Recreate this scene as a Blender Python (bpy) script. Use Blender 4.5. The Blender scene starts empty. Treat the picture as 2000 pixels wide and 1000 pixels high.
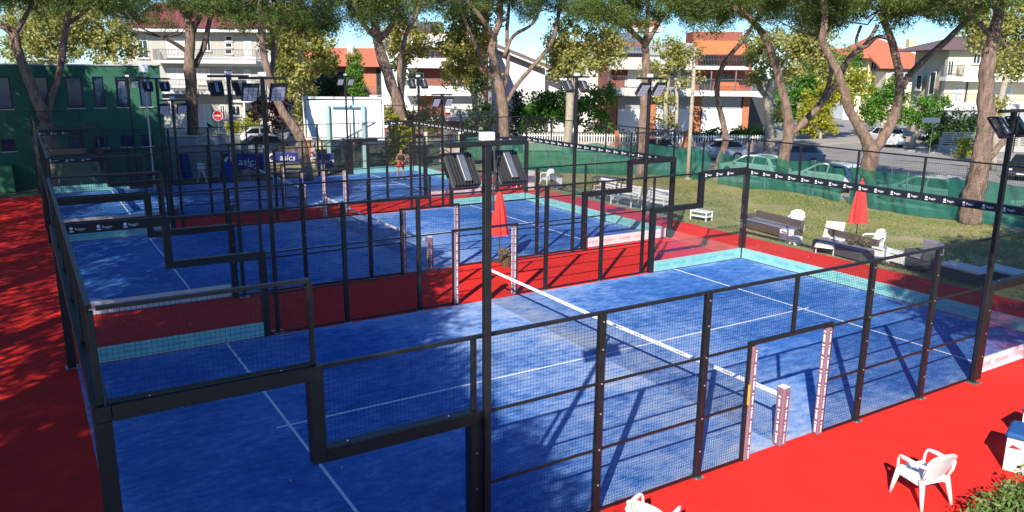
import bpy, math, random
import numpy as np
from mathutils import Vector, Matrix
random.seed(7)
rng = np.random.default_rng(7)
S = bpy.context.scene
COL = S.collection
# ------------------------------------------------------------------ camera
CX, CY, CZ, YAW, PITCH, ROLL, FPX = -0.432, -8.1202, 6.2322, 0.5549, -0.2337, 0.0086, 1537.1
Fd = Vector((math.sin(YAW)*math.cos(PITCH), math.cos(YAW)*math.cos(PITCH), math.sin(PITCH)))
_r = Vector((math.cos(YAW), -math.sin(YAW), 0)); _u = _r.cross(Fd)
Rt = math.cos(ROLL)*_r + math.sin(ROLL)*_u
Up = -math.sin(ROLL)*_r + math.cos(ROLL)*_u
cd = bpy.data.cameras.new('camera'); cam = bpy.data.objects.new('camera', cd); COL.objects.link(cam)
cam.matrix_world = Matrix(((Rt.x, Up.x, -Fd.x, CX), (Rt.y, Up.y, -Fd.y, CY), (Rt.z, Up.z, -Fd.z, CZ), (0, 0, 0, 1)))
cd.sensor_width = 36; cd.lens = FPX/2000*36; cd.clip_start = 0.05; cd.clip_end = 3000
S.camera = cam
# ------------------------------------------------------------------ light
SUN_EL = math.radians(32.5); SAZ = Vector((-0.756, -0.655, 0)).normalized()
w = bpy.data.worlds.new('World'); S.world = w; w.use_nodes = True
nt = w.node_tree; bg = nt.nodes['Background']
sky = nt.nodes.new('ShaderNodeTexSky'); sky.sky_type = 'NISHITA'; sky.sun_disc = False
sky.sun_elevation = SUN_EL; sky.sun_rotation = math.atan2(SAZ.x, SAZ.y)
sky.air_density = 1.0; sky.dust_density = 0.0; sky.ozone_density = 3.0
tn = nt.nodes.new('ShaderNodeMix'); tn.data_type = 'RGBA'; tn.blend_type = 'MULTIPLY'; tn.inputs['Factor'].default_value = 1; tn.inputs['B'].default_value = (.52, .80, 1.16, 1)
nt.links.new(sky.outputs[0], tn.inputs['A']); nt.links.new(tn.outputs['Result'], bg.inputs[0]); bg.inputs[1].default_value = 0.098
sl = bpy.data.lights.new('sun', 'SUN'); sl.energy = 4.5; sl.angle = math.radians(0.5); sl.color = (1.0, 0.93, 0.82)
so = bpy.data.objects.new('sun', sl); COL.objects.link(so)
sd = Vector((-SAZ.x*math.cos(SUN_EL), -SAZ.y*math.cos(SUN_EL), -math.sin(SUN_EL)))
so.rotation_euler = sd.to_track_quat('-Z', 'Y').to_euler(); so.location = (-30, -30, 40)
vs = S.view_settings; vs.view_transform = 'Standard'; vs.look = 'None'; vs.gamma = 1; vs.use_curve_mapping = False; vs.exposure = 0.78
S.cycles.transparent_max_bounces = 40; S.cycles.max_bounces = 8

# ------------------------------------------------------------------ helpers
R2 = Vector((math.cos(YAW), -math.sin(YAW), 0)); F2 = Vector((math.sin(YAW), math.cos(YAW), 0)); C0 = Vector((CX, CY, CZ))
def ray(u, v): return Fd*FPX + Rt*(u-1000) - Up*(v-500)
def gp(u, v, z=0.0):
    d = ray(u, v); return C0 + d*((z-CZ)/d.z)
def fp(u, v, D):
    d = ray(u, v); return C0 + d*(D/d.dot(F2))
def dist(p): return (Vector(p)-C0).dot(F2)

def lin(c):
    return tuple(((x/255)/12.92 if x/255 <= .04045 else ((x/255+.055)/1.055)**2.4) for x in c)+(1,)
MATS = {}
def mat(name, col, rough=.6, var=.12, scale=6.0, bump=.0, metal=0.0, spec=.5, col2=None, stretch=None, detail=6):
    """procedural: base colour varied by noise (two octaves) and optional fine bump"""
    if name in MATS: return MATS[name]
    m = bpy.data.materials.new(name); m.use_nodes = True; n = m.node_tree.nodes; L = m.node_tree.links
    b = n['Principled BSDF']; b.inputs['Roughness'].default_value = rough; b.inputs['Metallic'].default_value = metal
    b.inputs['Specular IOR Level'].default_value = spec
    tc = n.new('ShaderNodeTexCoord'); mp = n.new('ShaderNodeMapping'); L.new(tc.outputs['Object'], mp.inputs[0])
    if stretch: mp.inputs['Scale'].default_value = stretch
    nz = n.new('ShaderNodeTexNoise'); nz.inputs['Scale'].default_value = scale; nz.inputs['Detail'].default_value = detail
    nz.inputs['Roughness'].default_value = .65; L.new(mp.outputs[0], nz.inputs['Vector'])
    mx = n.new('ShaderNodeMix'); mx.data_type = 'RGBA'
    c = col if len(col) == 4 else tuple(col)+(1,)
    if col2 is None:
        a = tuple(max(0, x*(1-var)) for x in c[:3])+(1,); d = tuple(min(1, x*(1+var)) for x in c[:3])+(1,)
    else: a, d = c, (col2 if len(col2) == 4 else tuple(col2)+(1,))
    mx.inputs['A'].default_value = a; mx.inputs['B'].default_value = d
    mr = n.new('ShaderNodeMapRange'); mr.inputs[1].default_value = .3; mr.inputs[2].default_value = .7
    L.new(nz.outputs['Fac'], mr.inputs[0]); L.new(mr.outputs[0], mx.inputs['Factor']); L.new(mx.outputs['Result'], b.inputs['Base Color'])
    if bump:
        n2 = n.new('ShaderNodeTexNoise'); n2.inputs['Scale'].default_value = scale*6; n2.inputs['Detail'].default_value = 4
        L.new(mp.outputs[0], n2.inputs['Vector'])
        bp_ = n.new('ShaderNodeBump'); bp_.inputs['Strength'].default_value = bump; bp_.inputs['Distance'].default_value = .02
        L.new(n2.outputs['Fac'], bp_.inputs['Height']); L.new(bp_.outputs[0], b.inputs['Normal'])
    MATS[name] = m; return m

def leafmat(name, c1, c2, c3=None, trans=.35):
    m = bpy.data.materials.new(name); m.use_nodes = True; n = m.node_tree.nodes; L = m.node_tree.links; n.clear()
    out = n.new('ShaderNodeOutputMaterial'); at = n.new('ShaderNodeAttribute'); at.attribute_name = 'tint'
    cr = n.new('ShaderNodeValToRGB'); e = cr.color_ramp.elements; e[0].color = tuple(c1)+(1,); e[1].color = tuple(c2)+(1,)
    if c3: x = e.new(.8); x.color = tuple(c2)+(1,); e[2].color = tuple(c3)+(1,)
    L.new(at.outputs['Fac'], cr.inputs[0])
    df = n.new('ShaderNodeBsdfDiffuse'); tr = n.new('ShaderNodeBsdfTranslucent'); gl = n.new('ShaderNodeBsdfGlossy'); gl.inputs['Roughness'].default_value = .5
    gl.inputs['Color'].default_value = (.5, .5, .5, 1)
    L.new(cr.outputs[0], df.inputs[0]); L.new(cr.outputs[0], tr.inputs[0])
    m1 = n.new('ShaderNodeMixShader'); m1.inputs[0].default_value = trans; L.new(df.outputs[0], m1.inputs[1]); L.new(tr.outputs[0], m1.inputs[2])
    m2 = n.new('ShaderNodeMixShader'); m2.inputs[0].default_value = .05; L.new(m1.outputs[0], m2.inputs[1]); L.new(gl.outputs[0], m2.inputs[2])
    L.new(m2.outputs[0], out.inputs[0]); MATS[name] = m; return m

class MB:
    def __init__(s): s.v = []; s.f = []
    def add(s, vs, fs):
        o = len(s.v); s.v += [tuple(x) for x in vs]; s.f += [tuple(i+o for i in f) for f in fs]; return s
    def box(s, x0, x1, y0, y1, z0, z1):
        return s.add([(x0,y0,z0),(x1,y0,z0),(x1,y1,z0),(x0,y1,z0),(x0,y0,z1),(x1,y0,z1),(x1,y1,z1),(x0,y1,z1)],
                     [(0,3,2,1),(4,5,6,7),(0,1,5,4),(1,2,6,5),(2,3,7,6),(3,0,4,7)])
    def bbox(s, x0, x1, y0, y1, z0, z1, b=.01):
        """box with its edges cut by b"""
        X, Y, Z = (x0, x1), (y0, y1), (z0, z1); vs = []; idx = {}
        for i in (0,1):
            for j in (0,1):
                for k in (0,1):
                    sx, sy, sz = 1-2*i, 1-2*j, 1-2*k
                    for a in range(3):
                        p = [X[i]+sx*b, Y[j]+sy*b, Z[k]+sz*b]; p[a] = (X[i],Y[j],Z[k])[a]
                        idx[(i,j,k,a)] = len(vs); vs.append(p)
        fs = []
        for a in range(3):
            o = [q for q in range(3) if q != a]
            for e in (0,1):
                q = []
                for (m, n_) in ((0,0),(1,0),(1,1),(0,1)):
                    c = [0,0,0]; c[a] = e; c[o[0]] = m; c[o[1]] = n_; q.append(idx[(*c, a)])
                fs.append(q)
        for a in range(3):
            o = [q for q in range(3) if q != a]
            for m in (0,1):
                for n_ in (0,1):
                    c0 = [0,0,0]; c0[o[0]] = m; c0[o[1]] = n_; c1 = list(c0); c1[a] = 1
                    fs.append([idx[(*c0, o[0])], idx[(*c1, o[0])], idx[(*c1, o[1])], idx[(*c0, o[1])]])
        for i in (0,1):
            for j in (0,1):
                for k in (0,1): fs.append([idx[(i,j,k,a)] for a in range(3)])
        # orient outward
        c = Vector(((x0+x1)/2,(y0+y1)/2,(z0+z1)/2)); ff = []
        for f in fs:
            p = [Vector(vs[i]) for i in f]; nn = (p[1]-p[0]).cross(p[2]-p[0]); m = sum(p, Vector())/len(p)
            ff.append(f if nn.dot(m-c) > 0 else f[::-1])
        return s.add(vs, ff)
    def beam(s, p0, p1, w_, h_=None, up=(0,0,1)):
        h_ = w_ if h_ is None else h_; p0 = Vector(p0); p1 = Vector(p1); d = (p1-p0).normalized(); up = Vector(up)
        if abs(d.dot(up)) > .98: up = Vector((0,1,0))
        a = d.cross(up).normalized()*w_/2; b = a.cross(d).normalized()*h_/2
        vs = [p+sx*a+sy*b for p in (p0,p1) for sx,sy in ((-1,-1),(1,-1),(1,1),(-1,1))]
        return s.add(vs, [(3,2,1,0),(4,5,6,7),(0,1,5,4),(1,2,6,5),(2,3,7,6),(3,0,4,7)])
    def tube(s, pts, rad, n=8, cap=True):
        pts = [Vector(p) for p in pts]; rings = []; o = len(s.v); ref = None
        for i, p in enumerate(pts):
            d = (pts[min(i+1, len(pts)-1)]-pts[max(i-1, 0)]).normalized()
            if ref is None: ref = d.orthogonal().normalized()
            ref = (ref - d*ref.dot(d)).normalized(); b = d.cross(ref); r = rad[i] if hasattr(rad, '__len__') else rad
            for k in range(n):
                t = 2*math.pi*k/n; s.v.append(tuple(p + r*(math.cos(t)*ref+math.sin(t)*b)))
        for i in range(len(pts)-1):
            for k in range(n): s.f.append((o+i*n+k, o+i*n+(k+1)%n, o+(i+1)*n+(k+1)%n, o+(i+1)*n+k))
        if cap: s.f.append(tuple(o+k for k in range(n))[::-1]); s.f.append(tuple(o+(len(pts)-1)*n+k for k in range(n)))
        return s
    def lathe(s, prof, n=14, c=(0,0,0), fold=None):
        o = len(s.v)
        for r, z in prof:
            for k in range(n):
                t = 2*math.pi*k/n; rr = r*(1+(fold*(-1)**k if fold else 0)); s.v.append((c[0]+rr*math.cos(t), c[1]+rr*math.sin(t), c[2]+z))
        for i in range(len(prof)-1):
            for k in range(n): s.f.append((o+i*n+k, o+i*n+(k+1)%n, o+(i+1)*n+(k+1)%n, o+(i+1)*n+k))
        s.f.append(tuple(o+k for k in range(n))[::-1]); s.f.append(tuple(o+(len(prof)-1)*n+k for k in range(n))); return s
    def prism(s, poly, y0, y1, axis='y'):
        """polygon in (x,z) pushed from y0 to y1"""
        n = len(poly); o = len(s.v)
        for y in (y0, y1):
            for a, b in poly: s.v.append((a, y, b) if axis == 'y' else (y, a, b))
        s.f.append(tuple(range(o, o+n))); s.f.append(tuple(range(o+2*n-1, o+n-1, -1)))
        for i in range(n): j = (i+1) % n; s.f.append((o+i, o+n+i, o+n+j, o+j))
        return s
    def grid(s, fn, nu, nv):
        o = len(s.v)
        for i in range(nu+1):
            for j in range(nv+1): s.v.append(tuple(fn(i/nu, j/nv)))
        for i in range(nu):
            for j in range(nv): a = o+i*(nv+1)+j; s.f.append((a, a+nv+1, a+nv+2, a+1))
        return s
    def mesh(s, name, smooth=False, fix=True):
        me = bpy.data.meshes.new(name); me.from_pydata(s.v, [], s.f); me.update()
        if fix:
            import bmesh; bm = bmesh.new(); bm.from_mesh(me); bmesh.ops.recalc_face_normals(bm, faces=bm.faces); bm.to_mesh(me); bm.free()
        if smooth:
            for p in me.polygons: p.use_smooth = True
        return me
    def build(s, name, m, parent=None, smooth=False, **k): return obj(name, s.mesh(name, smooth), m, parent, **k)

def obj(name, me, m, parent=None, label=None, cat=None, group=None, kind=None, loc=None, rz=None):
    o = bpy.data.objects.new(name, me); COL.objects.link(o)
    if m is not None and me is not None and not me.materials: me.materials.append(m)
    if parent is not None: o.parent = parent
    if loc is not None: o.location = loc
    if rz is not None: o.rotation_euler = (0, 0, rz)
    return tag(o, label, cat, group, kind)
def tag(o, label=None, cat=None, group=None, kind=None):
    for k, v in (('label', label), ('category', cat), ('group', group), ('kind', kind)):
        if v: o[k] = v
    return o
def thing(name, label, cat, loc=(0,0,0), rz=0, group=None): return obj(name, None, None, None, label, cat, group, None, loc, rz)
def copy_tree(o, parent=None):
    c = o.copy(); COL.objects.link(c); c.parent = parent
    for ch in [x for x in bpy.data.objects if x.parent == o]: copy_tree(ch, c)
    return c
def dup(o, label, loc, rz=0, scale=None):
    c = copy_tree(o); c['label'] = label; c.location = loc; c.rotation_euler = (0,0,rz)
    if scale: c.scale = scale
    return c
def struct(name, mb, m): return mb.build(name, m, kind='structure')
def text_mesh(body, size, shear=0.0, extrude=0.002):
    cu = bpy.data.curves.new('lettering', 'FONT'); cu.body = body; cu.size = size; cu.align_x = 'LEFT'; cu.align_y = 'CENTER'; cu.resolution_u = 2
    cu.shear = shear; cu.extrude = extrude
    o = bpy.data.objects.new('lettering', cu); COL.objects.link(o)
    dg = bpy.context.evaluated_depsgraph_get(); me = bpy.data.meshes.new_from_object(o.evaluated_get(dg))
    vs = [tuple(v.co) for v in me.vertices]; fs = [tuple(p.vertices) for p in me.polygons]
    bpy.data.objects.remove(o); bpy.data.curves.remove(cu); bpy.data.meshes.remove(me); return vs, fs

def foliage(name, cen, rad, per, size, aspect, m, parent=None, flat=0.0, tri=False, kind=None, tint0=None, label=None, cat=None, sq=1.0):
    """leaf faces spread through spheres cen/rad; one mesh"""
    cen = np.asarray(cen, float); N = len(cen); M = N*per
    c = np.repeat(cen, per, 0); r = np.repeat(np.broadcast_to(rad, (N,)), per)
    d = rng.normal(size=(M, 3)); d /= np.linalg.norm(d, axis=1)[:, None]
    rr = r*rng.random(M)**(1/2.4); p = c + d*rr[:, None]*np.array([1, 1, sq])
    a = rng.normal(size=(M, 3)) + d*(1.5 if tri else .0)
    a[:, 2] *= (1-flat); a /= np.linalg.norm(a, axis=1)[:, None]
    b = np.cross(a, rng.normal(size=(M, 3)) + d*.6); b /= np.linalg.norm(b, axis=1)[:, None]+1e-9
    s_ = size*(.65+.7*rng.random(M))[:, None]
    if tri:
        V = np.stack([p-b*s_*aspect/2, p+b*s_*aspect/2, p+a*s_], 1).reshape(-1, 3); k = 3
    else:
        V = np.stack([p-a*s_/2, p+b*s_*aspect/2, p+a*s_/2, p-b*s_*aspect/2], 1).reshape(-1, 3); k = 4
    me = bpy.data.meshes.new(name); me.vertices.add(len(V)); me.vertices.foreach_set('co', V.ravel())
    me.loops.add(M*k); me.loops.foreach_set('vertex_index', np.arange(M*k)); me.polygons.add(M)
    me.polygons.foreach_set('loop_start', np.arange(M)*k); me.update(calc_edges=True)
    t = np.repeat(rng.random(N) if tint0 is None else tint0, per)*.55 + rng.random(M)*.45
    at = me.attributes.new('tint', 'FLOAT', 'FACE'); at.data.foreach_set('value', t)
    return obj(name, me, m, parent, kind=kind, label=label, cat=cat)

# ------------------------------------------------------------------ materials
M_frame = mat('black_steel', (.012, .012, .014), .42, .35, 9, .02)
M_wire = mat('black_wire', (.01, .01, .012), .5, .2, 3)
M_red = mat('red_carpet', (.80, .030, .020), .9, .12, 1.2, .3, spec=.2, detail=10)
M_white = mat('white_paint', (.78, .78, .78), .6, .06, 8)
M_plastic = mat('white_plastic', (.8, .79, .76), .38, .06, 5)
M_bark = mat('pine_bark', (.11, .07, .052), .95, .4, 4.5, 1.0, col2=(.50, .34, .25), stretch=(1.6, 1.6, .45), detail=10)
MATS['pine_bark'].node_tree.nodes['Bump'].inputs['Distance'].default_value = .12
M_pbark = mat('plane_bark', (.26, .23, .17), .9, .3, 3, .5, col2=(.48, .42, .32))
M_asph = mat('asphalt', (.22, .205, .185), .95, .2, .5, .2, col2=(.34, .32, .285), detail=9)
M_pave = mat('pavement', (.34, .31, .27), .9, .12, 2.0, .2)
M_steel = mat('galvanised_steel', (.42, .42, .42), .4, .15, 20, metal=.8)
M_dkgrey = mat('dark_grey_metal', (.05, .052, .055), .45, .2, 12)
M_glassd = mat('window_glass', (.03, .04, .05), .08, .25, 2)

def glass_mat(name, tint, refl=1.0):
    m = bpy.data.materials.new(name); m.use_nodes = True; n = m.node_tree.nodes; L = m.node_tree.links; n.clear()
    out = n.new('ShaderNodeOutputMaterial'); tr = n.new('ShaderNodeBsdfTransparent'); tr.inputs[0].default_value = tint
    gl = n.new('ShaderNodeBsdfGlossy'); gl.inputs['Roughness'].default_value = .015; gl.inputs['Color'].default_value = (.9, .95, .95, 1)
    fr = n.new('ShaderNodeFresnel'); fr.inputs[0].default_value = 1.42
    nz = n.new('ShaderNodeTexNoise'); nz.inputs['Scale'].default_value = 1.2; tc = n.new('ShaderNodeTexCoord'); L.new(tc.outputs['Object'], nz.inputs['Vector'])
    ma = n.new('ShaderNodeMath'); ma.operation = 'MULTIPLY'; ma.inputs[1].default_value = refl; L.new(fr.outputs[0], ma.inputs[0])
    du = n.new('ShaderNodeBsdfDiffuse'); du.inputs[0].default_value = (.5, .52, .52, 1)
    mr = n.new('ShaderNodeMapRange'); mr.inputs[3].default_value = .002; mr.inputs[4].default_value = .015; L.new(nz.outputs['Fac'], mr.inputs[0])
    m0 = n.new('ShaderNodeMixShader'); L.new(mr.outputs[0], m0.inputs[0]); L.new(tr.outputs[0], m0.inputs[1]); L.new(du.outputs[0], m0.inputs[2])
    mx = n.new('ShaderNodeMixShader'); L.new(ma.outputs[0], mx.inputs[0]); L.new(m0.outputs[0], mx.inputs[1]); L.new(gl.outputs[0], mx.inputs[2])
    L.new(mx.outputs[0], out.inputs[0]); MATS[name] = m; return m
M_glass = glass_mat('court_glass', (.965, .982, .978, 1), .17)

def court_mat():
    m = bpy.data.materials.new('blue_turf'); m.use_nodes = True; n = m.node_tree.nodes; L = m.node_tree.links; b = n['Principled BSDF']
    b.inputs['Roughness'].default_value = .85; b.inputs['Specular IOR Level'].default_value = .25
    tc = n.new('ShaderNodeTexCoord'); sp = n.new('ShaderNodeSeparateXYZ'); L.new(tc.outputs['Object'], sp.inputs[0])
    def math_(op, a, b_=None, c=None):
        x = n.new('ShaderNodeMath'); x.operation = op
        for i, q in enumerate((a, b_, c)):
            if q is None: continue
            if isinstance(q, (int, float)): x.inputs[i].default_value = q
            else: L.new(q, x.inputs[i])
        return x.outputs[0]
    def noise(sc, st=(1,1,1), det=6):
        mp = n.new('ShaderNodeMapping'); mp.inputs['Scale'].default_value = st; L.new(tc.outputs['Object'], mp.inputs[0])
        z = n.new('ShaderNodeTexNoise'); z.inputs['Scale'].default_value = sc; z.inputs['Detail'].default_value = det; z.inputs['Roughness'].default_value = .7
        L.new(mp.outputs[0], z.inputs['Vector']); return z.outputs['Fac']
    # swept sand: thick along the net and along the walls, patchy elsewhere
    dx = math_('ABSOLUTE', math_('SUBTRACT', sp.outputs[0], 10.0)); net = math_('POWER', math_('MAXIMUM', math_('SUBTRACT', 1.0, math_('DIVIDE', dx, 5.5)), 0.0), 1.5)
    ex = math_('SUBTRACT', 10.0, dx); ey = math_('SUBTRACT', 5.0, math_('ABSOLUTE', math_('SUBTRACT', sp.outputs[1], 5.0)))
    edge = math_('POWER', math_('MAXIMUM', math_('SUBTRACT', 1.0, math_('DIVIDE', math_('MINIMUM', ex, ey), .7)), 0.0), 2.0)
    n1 = noise(.45); n2 = noise(2.6, (1, 2.2, 1)); n3 = noise(30., (.25, 1.6, 1), 3); n4 = noise(60., (1,1,1), 2)
    a = math_('ADD', math_('MULTIPLY', net, .62), math_('MULTIPLY', edge, .3)); a = math_('ADD', a, .46)
    t = math_('MULTIPLY', a, math_('MULTIPLY', math_('SUBTRACT', math_('ADD', n1, n2), .60), 1.7))
    t = math_('ADD', t, math_('MULTIPLY', math_('SUBTRACT', n3, .48), .6)); t = math_('ADD', t, math_('MULTIPLY', math_('SUBTRACT', n4, .5), .7))
    cr = n.new('ShaderNodeValToRGB'); e = cr.color_ramp.elements
    e[0].position = .0; e[0].color = (.006, .056, .23, 1); e[1].position = 1.0; e[1].color = (.42, .47, .58, 1)
    x = e.new(.3); x.color = (.028, .14, .44, 1); x = e.new(.6); x.color = (.20, .33, .62, 1)
    L.new(t, cr.inputs[0]); L.new(cr.outputs[0], b.inputs['Base Color'])
    bp_ = n.new('ShaderNodeBump'); bp_.inputs['Strength'].default_value = .25; bp_.inputs['Distance'].default_value = .01; L.new(n4, bp_.inputs['Height']); L.new(bp_.outputs[0], b.inputs['Normal'])
    return m
M_blue = court_mat()

# ------------------------------------------------------------------ ground
struct('ground', MB().grid(lambda a, b: (-350+a*900, -120+b*900, -.035), 4, 4), M_asph)
struct('red_surface', MB().box(-5.5, 22.9, -3.1, 36.4, -.03, -.006), M_red)
lawn_m = mat('lawn_soil', (.17, .21, .045), .95, .3, .5, .6, col2=(.42, .31, .16), detail=8)
LX0, LX1 = 22.95, 33.9
struct('lawn', MB().grid(lambda a, b: (LX0+a*(LX1-LX0), -6+b*47, -.012+.02*math.sin(a*9)*math.sin(b*23)*a*(1-a)), 20, 40), lawn_m)
struct('verge', MB().box(-12, 22.94, 36.42, 40.0, -.03, -.008), mat('verge_soil', (.2, .16, .11), .95, .3, 1.5, .5, col2=(.1, .12, .05)))
struct('lawn_back', MB().box(12, 33.88, 41.02, 52.0, -.03, -.012), lawn_m)
# pavement with kerb beyond the street
struct('pavement', MB().box(49.5, 58.0, 36, 90, -.03, .1).box(58.0, 120, 36.2, 40, -.03, .099), M_pave)
struct('street_pavement', MB().box(60.5, 64, 5, 29.5, -.03, .1), M_pave)

# ------------------------------------------------------------------ courts
OFF = [(0, 0), (.12, 13.85), (.1, 26.7)]
WORD = ['nearest the camera', 'in the middle', 'farthest from the camera']
M_line = mat('line_paint', (.72, .74, .78), .8, .1, 20)
for (ox, oy), wd in zip(OFF, WORD):
    fl = struct('court_floor', MB().grid(lambda a, b: (a*20, b*10, 0), 4, 2), M_blue); fl.location = (ox, oy, 0)
    for (x0, x1, y0, y1) in ((3.025, 3.075, .0, 10), (16.925, 16.975, .0, 10)):
        MB().box(x0, x1, y0, y1, .001, .005).build('court_line', M_line, fl)
    MB().box(2.82, 3.02, 4.975, 5.025, .001, .005).box(3.08, 16.92, 4.975, 5.025, .001, .005).box(16.98, 17.18, 4.975, 5.025, .001, .005).build('court_line', M_line, fl)

enc = thing('court_enclosure', 'x', 'court fence', (0, 0, 0), group='padel court enclosures')
M_teal = mat('teal_banner', (.24, .50, .46), .6, .12, 3)
M_wban = mat('white_banner', (.72, .68, .68), .6, .08, 3)
M_kban = mat('black_banner', (.012, .013, .016), .55, .2, 3)
M_pink = mat('pink_print', (.62, .38, .42), .6, .1, 4)
M_dteal = mat('teal_print', (.12, .42, .45), .6, .1, 4)
M_pad = mat('mauve_pad', (.22, .12, .155), .7, .15, 6)
M_txt = mat('white_print', (.85, .85, .85), .6, .04, 5)
M_bolt = mat('bolt_zinc', (.6, .6, .6), .35, .1, 30, metal=.7)
def wire_panel(w_, h_, sp=.05, th=.0036):
    key = ('wire', round(w_, 2), round(h_, 2))
    if key in MATS: return MATS[key]
    mb = MB(); n = int(round(w_/sp)); k = int(round(h_/sp))
    for i in range(n+1):
        x = i*w_/n; mb.add([(x-th/2,-th/2,0),(x+th/2,-th/2,0),(x,th/2,0),(x-th/2,-th/2,h_),(x+th/2,-th/2,h_),(x,th/2,h_)], [(0,1,4,3),(1,2,5,4),(2,0,3,5)])
    for j in range(k+1):
        z = j*h_/k; mb.add([(0,-th*1.6,z-th/2),(0,-th*1.6,z+th/2),(0,-th*.6,z),(w_,-th*1.6,z-th/2),(w_,-th*1.6,z+th/2),(w_,-th*.6,z)], [(0,1,4,3),(1,2,5,4),(2,0,3,5)])
    MATS[key] = mb.mesh('wire_mesh', fix=False); MATS[key].materials.append(M_wire); return MATS[key]
def put_wire(x, y, z, w_, h_, rz=0):
    o = obj('wire_mesh', wire_panel(w_, h_), None, enc, kind='stuff', loc=(x, y, z), rz=rz)
def bolts(par, pts):
    mb = MB()
    for p, ax in pts:
        q = Vector(p); a = Vector(ax); mb.tube([q, q+a*.012], [.014, .010], 6)
    mb.build('bolt', M_bolt, par, kind='stuff')
def pad_mesh(w_, h_):
    return MB().bbox(-w_/2, w_/2, -w_/2, w_/2, 0, h_, .025)
def pad_print(w_, h_, par, loc):
    """white lettering patches printed down the faces of a padded post"""
    mb = MB(); z = .06; r = random.Random(int(h_*100)+int(w_*1000)); e = w_/2+.002
    while z < h_-.12:
        h1 = r.uniform(.11, .15)
        for fx in ((-1, 0), (1, 0), (0, -1), (0, 1)):
            # a round mark then a word of small blocks running upward
            zz = z
            while zz < z+h1:
                b = r.uniform(.010, .016); a = r.uniform(.012, .021)
                if fx[0]: mb.box(*(sorted((fx[0]*e, fx[0]*(e+.002)))), -a, a, zz, zz+b)
                else: mb.box(-a, a, *(sorted((fx[1]*e, fx[1]*(e+.002)))), zz, zz+b)
                zz += b+r.uniform(.003, .006)
            q = z+h1+.03
            if fx[0]: mb.box(*(sorted((fx[0]*e, fx[0]*(e+.002)))), -.024, .024, q, q+.026)
            else: mb.box(-.018, .018, *(sorted((fx[1]*e, fx[1]*(e+.002)))), q, q+.022)
        z += h1+.105
    return mb.build('printed_lettering', M_txt, par, loc=loc, kind='stuff')

HV = .16
def beamo(name, p0, p1, a, b=None, m=None): return MB().beam(p0, p1, a, b).build(name, m or M_frame, enc)
def vpost(name, x, y, z0, z1, a, b):
    return MB().bbox(x-a/2, x+a/2, y-b/2, y+b/2, z0, z1, .006).build(name, M_frame, enc)
TW = text_mesh('Raggio', .072)
TWm = (max(v[0] for v in TW[0]))
def banner_text(start, along, normal, length, pitch=.5):
    mb = MB(); st = Vector(start); al = Vector(along); no = Vector(normal); up = Vector((0,0,1)); x = .1
    while x + .4 < length:
        for (vs, fs) in (TW,):
            mb.add([st+al*(x+.11+v[0])+up*v[1]+no*(.004+v[2]) for v in vs], fs)
        # the small figure mark beside the word: head disc over a bar
        c = [(.035*math.cos(t), .02+.035*math.sin(t)) for t in [k*math.pi/5 for k in range(10)]]
        mb.add([st+al*(x+.045+a)+up*b+no*.005 for a, b in c], [tuple(range(10))])
        mb.add([st+al*(x+.045+a)+up*b+no*.005 for a, b in ((-.04,-.055),(.04,-.055),(.04,-.03),(-.04,-.03))], [(0,1,2,3)])
        x += pitch
    return mb.build('banner_lettering', M_txt, enc, kind='stuff')

def skirt(p0, p1, inward):
    """printed strip at the foot of the glass: teal towards the court, white outwards"""
    p0 = Vector(p0); p1 = Vector(p1); n = Vector(inward); al = (p1-p0).normalized(); Ln = (p1-p0).length
    MB().beam(p0+n*.016+Vector((0,0,.195)), p1+n*.016+Vector((0,0,.195)), .006, .34).build('teal_strip', M_teal, enc)
    MB().beam(p0-n*.016+Vector((0,0,.195)), p1-n*.016+Vector((0,0,.195)), .006, .34).build('white_strip', M_wban, enc)
    for sgn, m_, nm in ((1, M_dteal, 'strip_lettering'), (-1, M_pink, 'strip_lettering')):
        mb = MB(); r = random.Random(3); x = .15
        while x < Ln-.4:
            L_ = r.uniform(.35, .6); k = x
            while k < x+L_:
                b = r.uniform(.03, .05); h = r.uniform(.035, .05)
                q = p0+al*k+n*sgn*.0205+Vector((0,0,.2)); mb.beam(q, q+al*b*.8, .002, h*2); k += b*1.15
            x += L_+r.uniform(.2, .35)
        mb.build(nm, m_, enc, kind='stuff')

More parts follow.
